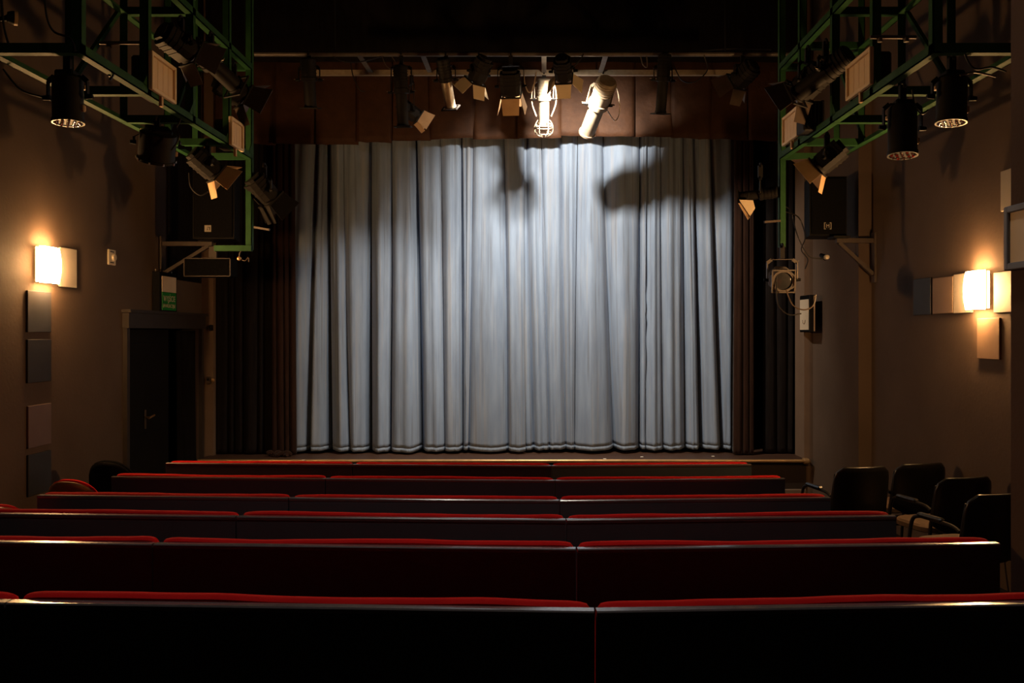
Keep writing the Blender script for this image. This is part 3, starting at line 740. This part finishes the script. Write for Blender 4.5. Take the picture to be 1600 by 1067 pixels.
def fresnel(loc, aim, label, s=.19, m='black_metal', doors='black_metal', open_=38, drop=.2, lens='lens_glass', side_hint=None, group=LG, offset=None, roll=0):
    t = thing('fresnel_spot', label, 'spotlight', loc, 0, group)
    f, s_, u = frame_of(aim, side_hint)
    c = hang(t, drop, s/2+.03, s_, m, yc=offset)
    H = head_matrix(c, f, s_, u) @ Matrix.Rotation(R(roll), 4, 'Y')
    h = s/2
    b = MB()
    oct_ = [(h, h*.45), (h*.45, h), (-h*.45, h), (-h, h*.45), (-h, -h*.6), (-h*.6, -h), (h*.6, -h), (h, -h*.6)]
    b.prism([(x*.98, z*.98) for x, z in oct_], -.14, .06, H); b.prism([(x*.7, z*.7) for x, z in oct_], -.17, -.14, H)
    b.build('housing', m, t)
    for k in range(3): MB().prism([(x*1.03, z*1.03) for x, z in oct_], -.11+k*.04, -.098+k*.04, H).build('cooling_fin', m, t)
    MB().lathe([(h*.86, .06), (h*.98, .06), (h*.98, .085), (h*.80, .085), (h*.80, .065)], 22, H).build('lens_ring', m, t, True)
    MB().lathe([(0, .082), (h*.3, .081), (h*.6, .075), (h*.82, .066)], 22, H).build('lens', lens, t, True)
    fr = MB()
    for q in (-1, 1): fr.box((q*h*.98, .09, 0), (.012, .014, s), H); fr.box((0, .09, q*h*.98), (s, .014, .012), H)
    fr.build('gel_frame', m, t)
    for k in (range(4) if open_ is not None else ()):
        Rk = H @ Matrix.Rotation(k*math.pi/2, 4, 'Y') @ Matrix.Translation((0, .097, h*.98)) @ Matrix.Rotation(R(open_), 4, 'X')
        w0, w1, L = h*.93, h*(1.25 if k % 2 else .8), s*.82
        P = [(-w0, 0, 0), (w0, 0, 0), (w1, L, 0), (-w1, L, 0)]
        MB().add([(x, y, z+q) for q in (0, .003) for x, y, z in P], [(0, 1, 2, 3), (7, 6, 5, 4), (0, 4, 5, 1), (1, 5, 6, 2), (2, 6, 7, 3), (3, 7, 4, 0)], Rk).build('barn_door', doors, t)
    return t, c, H
def led_par(loc, aim, label, r=.085, L=.26, drop=.2, dots='led_lens', nd=3, side_hint=None, group='LED par cans on the trusses', plate='tan_plate', offset=None):
    t = thing('led_par_can', label, 'spotlight', loc, 0, group)
    f, s_, u = frame_of(aim, side_hint)
    c = hang(t, drop, r+.03, s_, yc=offset)
    H = head_matrix(c, f, s_, u)
    MB().lathe([(0, -L*.45), (r*.8, -L*.45), (r, -L*.38), (r, L*.48), (r*1.06, L*.48), (r*1.06, L*.55), (r*.93, L*.55), (r*.93, L*.50)], 26, H).build('can', 'black_metal', t, True)
    MB().lathe([(r*.945, L*.551), (r*1.05, L*.551), (r*1.05, L*.562), (r*.945, L*.562)], 26, H).build('rim', 'grey_steel' if nd else 'black_metal', t, True)
    MB().lathe([(0, L*.545), (r*.93, L*.545)], 26, H).build('led_plate', 'black_plastic', t)
    pos = [(0, 0)]+[(r*.42*math.cos(a), r*.42*math.sin(a)) for a in [k*math.pi/3 for k in range(6)]]
    if nd > 2: pos += [(r*.78*math.cos(a), r*.78*math.sin(a)) for a in [k*math.pi/6 for k in range(12)]]
    if not nd:
        pos = []
        for k in range(9): MB().cyl((r*1.07*math.cos(k*.7), L*.5, r*1.07*math.sin(k*.7)), (r*1.07*math.cos(k*.7), L*.57, r*1.07*math.sin(k*.7)), .006, n=6, Mx=H).build('rim_screw', 'bare_steel', t)
    for k, (x, z) in enumerate(pos):
        MB().lathe([(r*.12, L*.545), (r*.11, L*.562), (r*.07, L*.58), (0, L*.585)], 8, H @ Matrix.Translation((x, 0, z))).build('led', 'led_red' if (dots == 'mixed' and k % 3 == 1) else 'led_lens', t, True)
    MB().rbox((0, -L*.46, 0), (r*1.3, .05, r*1.2), .008, H).build('driver_box', 'black_plastic', t)
    b = MB().rbox((0, -L*.30, r+.012), (r*1.5, .024, .03), .004, H); b.build('plate', plate, t)
    MB().rbox((r*1.02, L*.25, 0), (.03, .04, .03), .006, H).build('latch', plate, t)
    return t, c, H
def spot_light(name, t, c, H, power, angle, blend, radius):
    l = bpy.data.lights.new(name, 'SPOT'); l.energy = power; l.color = FLOOD_COLOR; l.spot_size = R(angle); l.spot_blend = blend; l.shadow_soft_size = radius
    o = bpy.data.objects.new(name, l); COL.objects.link(o); o.parent = t
    f = (H.to_3x3() @ Vector((0, 1, 0))).normalized()
    o.location = H @ Vector((0, .115, 0)); o.rotation_euler = f.to_track_quat('-Z', 'Y').to_euler()

# ---- the lighting bar over the stage edge
BY, BF = 8.95, 9.6                                    # near pipe and far rail of the flat ladder
bt = thing('lighting_bar', 'long flat ladder bar carrying lanterns above the stage edge', 'truss', (0, BY, 0))
zb = fz(114, BF); zt = zb
def sub(mb, name, m, par, org, smooth=False):         # a part whose mesh was laid out in hall coordinates
    o = mb.build(name, m, par, smooth); o.matrix_parent_inverse = Matrix.Translation(-Vector(org)); return o
org = (0, BY, 0)
sub(MB().cyl((-2.75, BY, zb), (2.6, BY, zb), .024, n=12), 'near_pipe', 'grey_steel', bt, org, True)
sub(MB().box((-.05, BF, zb), (4.6, .05, .055)), 'far_rail', 'aluminium', bt, org)
for px0, px1 in ((560, 580), (660, 672), (757, 757), (850, 850), (947, 938), (1037, 1030)):
    sub(bar((fx(px0, BY), BY+.02, zb), (fx(px1, BF), BF-.02, zb), .05, .012), 'rung', 'grey_steel', bt, org)
for x in (-1.95, 1.95):
    sub(MB().cyl((x, BY, zt+.03), (x, BY, CEIL-.01), .008, n=8), 'hanging_wire', 'black_metal', bt, org)

def on_bar(px, far=False, dy=0.0):
    d = BF if far else BY
    return Vector((fx(px, d), d+dy, zb-.02))
# profile spots, plain black
profile_spot(on_bar(483), (.0, .25, -1), 'black spotlight hanging at the far left end of the lighting bar', L=.50, r=.07, drop=.24)
profile_spot(on_bar(627), (.03, .16, -1), 'black upright spotlight beside the small tan-lit lantern on the bar', L=.62, r=.066, drop=.36)
fresnel(on_bar(643, True), (.75, .30, -.5), 'small lantern with bright tan open front, tilted to the right on the bar', s=.15, m='black_metal', doors='tan_plate', open_=12, drop=.40)
profile_spot(on_bar(697), (.14, .6, -1), 'black spotlight with pale lens tube and rod, left of the seam in the pelmet', L=.52, r=.062, drop=.24, tube='aluminium')
# the flood lanterns that light the curtain
AIM_E = (-1.6, 1.7, -2.9); AIM_F = (.08, .8, -1.25); AIM_H = (.16, 1.0, -.74)
te = fresnel(on_bar(748), AIM_E, 'black square lantern with glowing edges, left one seen from behind', s=.17, open_=38, drop=.17, lens='dim_lens', doors='panel_frame')
spot_light('lantern_light', *te, 300, 52, .9, .05)
tf = fresnel(on_bar(798), AIM_F, 'large black lantern with glowing lower frame in the middle of the bar', s=.20, open_=14, drop=.30, lens='dim_lens', doors='tan_plate')
spot_light('lantern_light', *tf, 260, 80, .9, .05)
th = fresnel(on_bar(880), AIM_H, 'black square lantern with the brightest edges, between the two silver spotlights', s=.17, open_=42, drop=.15, lens='lit_lens', doors='panel_frame')
spot_light('lantern_light', *th, 510, 116, .8, .05)
# silver spotlights caught by that light
tg = profile_spot(on_bar(850, True), (.0, .42, -1), 'silver wire-caged spotlight glaring white beside the curtain join', L=.50, r=.066, m='aluminium', drop=.26, yoke_m='aluminium')
t, c, H = tg
for k in range(6):
    a = k*math.pi/3
    MB().tube(smooth_path([H @ Vector((.062*math.cos(a), .22, .062*math.sin(a))), H @ Vector((.095*math.cos(a), .28, .095*math.sin(a))), H @ Vector((.09*math.cos(a), .36, .09*math.sin(a))), H @ Vector((.03*math.cos(a), .40, .03*math.sin(a)))], 5), .006, 6).build('cage_wire', 'aluminium', t, True)
for yy, r_ in ((.30, .098), (.36, .09)):
    MB().tube([H @ Vector((r_*math.cos(2*math.pi*k/20), yy, r_*math.sin(2*math.pi*k/20))) for k in range(20)], .006, 6, closed=True).build('cage_ring', 'aluminium', t, True)
for q in (-1, 1): MB().tube(smooth_path([(q*.02, 0, -.06), (q*.11, .02, -.10), (q*.13, .04, -.28), (q*.08, .1, -.42)], 6), .007, 6).build('cable', 'cable_pale', t, True)
ti = profile_spot(on_bar(942, True), (-.18, .60, -.42), 'long silver spotlight leaning down to the left at the right of centre', L=.78, r=.098, m='aluminium', drop=.30, yoke_m='aluminium', gel=False, offset=Vector((-.06, -.12, -.35)))
t, c, H = ti
MB().tube(smooth_path([H @ Vector((.05, -.30, .05)), (.16, .1, -.12), (.20, .2, -.32), (.16, .3, -.42), H @ Vector((.11, .05, 0))], 6), .006, 6).build('cable', 'cable_pale', t, True)
profile_spot(on_bar(1036), (-.05, .2, -1), 'dark spotlight hanging at the right end of the lighting bar', L=.60, r=.062, drop=.24)
# loops of cable on the bar
def cable(pts, label, r=.006, m='cable_black'):
    tag(MB().tube(smooth_path(pts, 7), r, 6).build('cable', m, None, True), label, 'cable', 'loose cables on the rig')
def pxs(d, *pp): return [at(x, y, d) for x, y in pp]
cable(pxs(8.95, (515, 84), (533, 95), (560, 97), (590, 90), (612, 84)), 'cable sagging from the left part of the lighting bar')
cable(pxs(8.94, (596, 82), (602, 100), (612, 108), (619, 100), (612, 88)), 'pale cable loop above the upright black spotlight', .005, 'grey_steel')
cable(pxs(8.93, (548, 98), (552, 120), (562, 140), (570, 143)), 'thin cable hanging from the left of the bar below its rails')
cable(pxs(8.93, (818, 110), (820, 130), (826, 144), (833, 138), (838, 112)), 'bright loop of cable left of the caged silver spotlight', .006, 'cable_pale')
cable(pxs(8.93, (868, 105), (890, 108), (905, 95), (912, 84)), 'cable rising from the brightest lantern to the top pipe')
cable(pxs(8.93, (1052, 100), (1065, 125), (1085, 128), (1105, 110), (1100, 86)), 'thin cable loop at the right end of the lighting bar')
cable(pxs(8.95, (1000, 82), (1004, 100), (1011, 104), (1010, 84)), 'small cable loop right of the long silver spotlight', .006, 'grey_steel')
cable(pxs(8.95, (1205, 78), (1150, 76), (1090, 80), (1045, 84)), 'cable running from the right truss to the lighting bar')

# ---- slatted beige flood panels inside the trusses
def flood_panel(side, xi, px0, px1, pyt, pyb, lab):
    d0 = F*xi/(px0-CX); d1 = F*xi/(px1-CX); d0, d1 = min(d0, d1), max(d0, d1)
    zt_, zb_ = fz(pyt, d0), fz(pyb, d0); h = zt_-zb_; w = d1-d0; x = xi
    t = thing('flood_panel', lab, 'flood light', (x, (d0+d1)/2, zb_), 0, 'beige slatted flood panels on the trusses')
    # local: face looks towards -side x
    MB().rbox((side*.09, .035, h/2), (.15, w-.09, h*.96), .012).build('housing', 'black_metal', t)
    fw = .024
    for q in (-1, 1):
        MB().rbox((0, q*(w/2-fw/2), h/2), (.03, fw, h), .004).build('frame_side', 'panel_frame', t)
        MB().rbox((0, 0, h/2+q*(h/2-fw/2)), (.028, w-2*fw, fw), .004).build('frame_rail', 'panel_frame', t)
    MB().box((side*.0125, 0, h/2), (.006, w-2*fw, h-2*fw)).build('backing', 'tan_plate', t)
    n = 4
    for k in range(n):
        ww = (w-2*fw-.014)/n
        MB().rbox((side*.006, -w/2+fw+.007+ww*(k+.5), h/2), (.014, ww-.004, h-2*fw-.010), .003).build('slat', 'panel_wood', t)
    MB().box((side*.012, 0, -.03), (.02, .03, .07)).build('bracket', 'tan_plate', t)
    return t
flood_panel(-1, -2.47, 235, 273, 78, 139, 'larger beige slatted panel on the left truss, nearer the camera')
flood_panel(-1, -2.47, 360, 379, 181, 226, 'smaller beige slatted panel on the left truss, nearer the stage')
flood_panel(1, 2.215, 1362, 1324, 72, 131, 'larger beige slatted panel on the right truss, nearer the camera')
flood_panel(1, 2.215, 1247, 1224, 165, 212, 'smaller beige slatted panel on the right truss, nearer the stage')

# ---- lanterns on the left truss
led_par(at(106, 92, 5.15), (.03, -.03, -1), 'black LED par can hanging at the near end of the left truss', r=.083, L=.27, drop=.22, side_hint=(1, 0, 0))
led_par(at(246, 190, 6.62), (-.20, .30, -.80), 'black round lantern tilted to the wall under the left truss', r=.13, L=.22, drop=.17, nd=0)
fresnel(at(325, 228, 7.45), (.55, .45, -.55), 'black lantern with tan barn doors under the far half of the left truss', s=.17, doors='tan_plate', open_=40, drop=.17)
fresnel(at(413, 262, 8.1), (.55, .55, -.75), 'black box lantern with one lit edge beside the left end post', s=.20, doors='black_metal', open_=18, drop=.22)
fresnel(at(283, 34, 6.25), (.45, .62, -.35), 'dark lantern with small tan plate high in the left truss', s=.18, doors='bracket_steel', open_=35, drop=.17)
profile_spot(at(330, 58, 6.9), (.45, .72, -.45), 'dark lantern hung from the upper rail of the left truss, mid way', L=.5, r=.075, drop=.2)
fresnel(at(366, 105, 7.6), (.6, .5, -.4), 'dark lantern with brown door flap high at the far end of the left truss', s=.20, doors='bracket_steel', open_=40, drop=.2)
# ---- lanterns on the right truss
led_par(at(1487, 95, 5.15), (-.05, -.05, -1), 'black LED par can at the near end of the right truss', r=.082, L=.27, drop=.21, side_hint=(1, 0, 0))
led_par(at(1410, 138, 5.65), (-.03, -.09, -1), 'black LED par can with red and white dots under the right truss', r=.088, L=.32, drop=.25, dots='mixed', side_hint=(1, 0, 0))
fresnel(at(1292, 215, 7.2), (-.62, .35, -.55), 'black lantern with tan barn doors under the right truss', s=.17, doors='tan_plate', open_=40, drop=.18)
profile_spot(at(1188, 262, 8.1), (-.95, .28, -.08), 'black spotlight lying level beside the right end post, above a tan flap', L=.36, r=.05, drop=.24)
t = thing('barn_door_flap', 'pale tan flap hanging below the level black spotlight at the right', 'flap', at(1167, 312, 8.05))
MB().add([(x, y, z) for y in (0, .004) for x, z in ((-.07, 0), (.055, -.005), (.075, -.075), (.03, -.15))], [(0, 1, 2, 3), (7, 6, 5, 4), (0, 4, 5, 1), (1, 5, 6, 2), (2, 6, 7, 3), (3, 7, 4, 0)]).build('flap', 'panel_frame', t)
MB().add([(x, y, z) for y in (.012, .016) for x, z in ((-.075, -.03), (-.05, -.03), (.03, -.155), (.012, -.18))], [(0, 1, 2, 3), (7, 6, 5, 4), (0, 4, 5, 1), (1, 5, 6, 2), (2, 6, 7, 3), (3, 7, 4, 0)]).build('back_flap', 'tan_plate', t)
MB().cyl((.0, .002, .0), (.02, .01, .06), .006, n=8).build('hinge_rod', 'black_metal', t)
fresnel(at(1222, 388, 7.98), (-.10, -.85, -.18), 'round-fronted black lantern below the right end post, facing the seats', s=.20, m='grey_steel', open_=None, drop=.28)
fresnel(at(1262, 80, 6.9), (-.5, .55, -.5), 'dark lantern with brown flaps high in the right truss', s=.2, doors='bracket_steel', open_=40, drop=.25)
profile_spot(at(1290, 70, 6.5), (-.55, .6, -.4), 'dark lantern hung from the upper rail of the right truss, nearer the camera', L=.5, r=.075, drop=.2)
fresnel(on_bar(1160), (-.5, .7, -.5), 'dark lantern where the lighting bar meets the right truss', s=.19, doors='bracket_steel', open_=35, drop=.2)
t = thing('rig_box', 'black ribbed dimmer box inside the right truss', 'box', at(1273, 202, 7.0))
MB().rbox((0, .1, .11), (.17, .2, .24), .01).build('case', 'black_metal', t)
for k in range(5): MB().box((-.06+.03*k, -.003, .11), (.006, .01, .2)).build('rib', 'black_plastic', t)
MB().box((.02, -.002, .225), (.06, .012, .006)).build('label_strip', 'bare_steel', t)
# cables on the side trusses
cable(pxs(4.9, (70, 0), (74, 30), (85, 50), (110, 60), (118, 80)), 'black cable falling over the near left truss corner')
cable(pxs(5.1, (2, -5), (6, 40), (14, 70), (22, 80)), 'black cable at the extreme left edge')
cable(pxs(5.3, (5, 108), (30, 138), (60, 150), (95, 155)), 'cable drooping under the near left truss')
cable(pxs(5.4, (150, 90), (165, 112), (172, 118), (168, 100), (178, 112), (172, 125)), 'small knot of cable on the lower left rail')
cable(pxs(6.5, (272, 165), (282, 185), (276, 200), (280, 215), (268, 235)), 'cable beside the larger left slatted panel')
cable(pxs(7.4, (295, 270), (298, 292), (312, 305), (325, 300)), 'cable looping under the tan-doored left lantern')
cable(pxs(5.0, (1503, 70), (1512, 95), (1525, 108), (1550, 105), (1572, 112)), 'black cable falling over the near right truss corner')
cable(pxs(5.05, (1500, 118), (1520, 113), (1540, 116), (1556, 120)), 'pale-lit cable behind the near right par can', .006, 'grey_steel')
cable(pxs(5.4, (1408, 110), (1425, 112), (1445, 100), (1460, 88)), 'cable tied along the lower right rail')
cable(pxs(5.6, (1425, 140), (1430, 165), (1440, 178), (1450, 172)), 'cable loop at the dotted right par can', .005)
cable(pxs(7.9, (1213, 430), (1214, 470), (1222, 485), (1235, 492), (1252, 490)), 'long cable hanging below the round-fronted right lantern')
cable(pxs(7.85, (1228, 452), (1238, 476), (1255, 484), (1270, 478), (1275, 460)), 'pale cable crossing the narrow white sign box', .006, 'bracket_steel')
cable([at(1224, 330, 8.06)]+pxs(8.5, (1248, 340), (1258, 370), (1252, 390), (1262, 405), (1258, 420)), 'bunch of cable behind the right end post')
cable([at(1224, 322, 8.06)]+pxs(8.9, (1236, 330), (1245, 365), (1262, 398), (1280, 404), (1289, 402)), 'cable reaching to the white plug under the right loudspeaker')
c = at(1291, 402, 8.9)
t = thing('cable_plug', 'pale round cable plug under the right loudspeaker', 'plug', c)
MB().lathe([(0, -.04), (.022, -.036), (.026, 0), (.020, .03), (0, .034)], 12).build('plug_face', 'ivory_plastic', t, True)
MB().cyl((0, .02, 0), (-.02, .10, .03), .03, .02, 12).build('plug_body', 'black_plastic', t, True)
c = at(374, 404, 8.0)
t = thing('safety_hook', 'small brass-coloured hook end below the foot of the left truss', 'hook', c)
MB().lathe([(0, -.02), (.016, -.016), (.02, 0), (.012, .014), (0, .016)], 12).build('ball', 'brass_trim', t, True)
MB().tube(smooth_path([(0, 0, .0), (.0, .01, .05), (.02, .01, .08), (-.01, .0, .11)], 5), .005, 6).build('wire', 'grey_steel', t, True)
MB().tube(smooth_path([(.01, 0, 0), (.05, 0, -.02), (.08, 0, .01), (.085, 0, -.03)], 5), .005, 6).build('wire', 'bracket_steel', t, True)

# ------------------------------------------------------------------ loudspeakers
def loudspeaker(px0, px1, py0, py1, d, dep, side, lab, lx, ly, emblem):
    x0, x1 = fx(px0, d), fx(px1, d); z0, z1 = fz(py1, d), fz(py0, d); w, h = x1-x0, z1-z0
    t = thing('loudspeaker', lab, 'loudspeaker', ((x0+x1)/2, d, z0), 0, 'loudspeakers on wall brackets')
    MB().prism([(-w/2, 0), (w/2, 0), (w/2, h), (-w/2, h)], .02, .06, None).build('front_baffle', 'black_plastic', t)
    b = MB(); k = .72
    P = [(-w/2, .06), (w/2, .06), (w/2*k, dep), (-w/2*k, dep)]
    b.add([(x, y, z) for z in (0, h) for x, y in P], [(0, 1, 2, 3), (7, 6, 5, 4), (0, 4, 5, 1), (1, 5, 6, 2), (2, 6, 7, 3), (3, 7, 4, 0)]); b.build('cabinet', 'black_plastic', t)
    MB().rbox((0, .01, h/2), (w-.03, .02, h-.03), .01).build('grille', 'black_fabric', t)
    ex, ez = fx(lx, d)-(x0+x1)/2, fz(ly, d)-z0
    e = .034
    em = MB().rbox((ex, -.003, ez), (2*e, .006, 2*e), .002).build('emblem_plate', 'tile_light' if emblem else 'black_metal', t)
    if emblem:                                        # bright plate with a dark angular mark
        MB().box((ex+.008, -.0075, ez+.012), (.03, .003, .006)).box((ex-.004, -.0075, ez-.008), (.006, .003, .02)).box((ex+.02, -.0075, ez-.004), (.006, .003, .03)).build('emblem_mark', 'tile_dark', t)
    else:                                             # bracketed letter mark
        g = MB()
        for q in (-1, 1):
            g.box((ex+q*.033, -.0075, ez), (.007, .003, .066)).box((ex+q*.027, -.0075, ez+.03), (.014, .003, .008)).box((ex+q*.027, -.0075, ez-.03), (.014, .003, .008))
        g.box((ex-.012, -.0075, ez), (.006, .003, .034)).box((ex+.013, -.0075, ez), (.006, .003, .034)).box((ex, -.0075, ez+.004), (.022, .003, .008))
        g.build('emblem_mark', 'tile_light', t)
    return t
loudspeaker(300, 365, 262, 373, 9.2, .38, -1, 'tall black loudspeaker on the left wall bracket, bright square emblem', 325, 357, True)
loudspeaker(1266, 1324, 275, 368, 8.85, .36, 1, 'tall black loudspeaker on the right wall bracket, bracket-shaped emblem', 1293, 353, False)
def wall_bracket(xw, xe, y, z, zl, side, lab):
    t = thing('wall_bracket', lab, 'bracket', (xw, y, zl), 0, 'steel brackets under the loudspeakers')
    L = xe-xw; dz = z-zl
    s_ = 1 if L > 0 else -1
    MB().box((L/2, 0, dz), (abs(L), .05, .045)).build('arm', 'bracket_steel', t)
    bar((s_*.02, 0, .0), (L*.93, 0, dz-.02), .045, .035).build('brace', 'bracket_steel', t)
    MB().box((s_*.012, 0, dz/2), (.02, .09, abs(dz)+.16)).build('wall_plate', 'bracket_steel', t)
    MB().box((L*.93, 0, dz+.03), (.16, .2, .02)).build('shelf_plate', 'black_metal', t)
wall_bracket(XL+.01, fx(332, 9.5), 9.5, fz(381, 9.5), fz(428, 9.5), -1, 'brown steel bracket under the left loudspeaker')
wall_bracket(XR, fx(1300, 9.0), 8.88, fz(378, 9.0), fz(430, 9.0), 1, 'brown steel bracket under the right loudspeaker')
# low box speaker below the left bracket
d = 9.35; x0, x1 = fx(287, d), fx(360, d); z0, z1 = fz(432, d), fz(403, d)
t = thing('monitor_speaker', 'low black box with a thin pale outline under the left bracket', 'loudspeaker', ((x0+x1)/2, d, z0))
w, h = x1-x0, z1-z0
MB().rbox((0, .12, h/2), (w, .22, h), .008).build('case', 'black_fabric', t)
for q in (-1, 1):
    MB().box((q*(w/2-.004), .004, h/2), (.008, .012, h)).build('frame_side', 'bracket_steel', t)
    MB().box((0, .004, h/2+q*(h/2-.004)), (w, .012, .008)).build('frame_rail', 'bracket_steel', t)
MB().box((.02, .12, h+.06), (.08, .03, .14)).build('hanger', 'bracket_steel', t)

# ------------------------------------------------------------------ assumed house lights, added out of view over the seats
def assumed_house_light(x, y, lab, power):  # unseen lamp, assumed and added to light the red cushion tops
    t = thing('assumed_house_light', lab, 'lamp', (x, y, CEIL), 0, 'assumed round house lights in the ceiling over the seats')
    MB().lathe([(0, 0), (.14, 0), (.15, -.02), (.15, -.20), (.14, -.22), (.12, -.22), (.11, -.08), (0, -.06)], 24, Matrix.Rotation(math.pi/2, 4, 'X')).build('can', 'black_metal', t, True)
    MB().lathe([(0, -.10), (.112, -.10)], 24, Matrix.Rotation(math.pi/2, 4, 'X')).build('lens', 'assumed_house_lens', t)
    l = bpy.data.lights.new('assumed_house_lamp', 'SPOT'); l.energy = power; l.color = (1.0, .90, .78); l.spot_size = R(74); l.spot_blend = .8; l.shadow_soft_size = .11
    o = bpy.data.objects.new('assumed_house_lamp', l); COL.objects.link(o); o.parent = t; o.location = (0, 0, -.13)
for x, k in ((-1.3, 'left'), (.75, 'right')):
    assumed_house_light(x, 3.3, 'assumed round black house light in the ceiling over the %s seats' % k, 125)
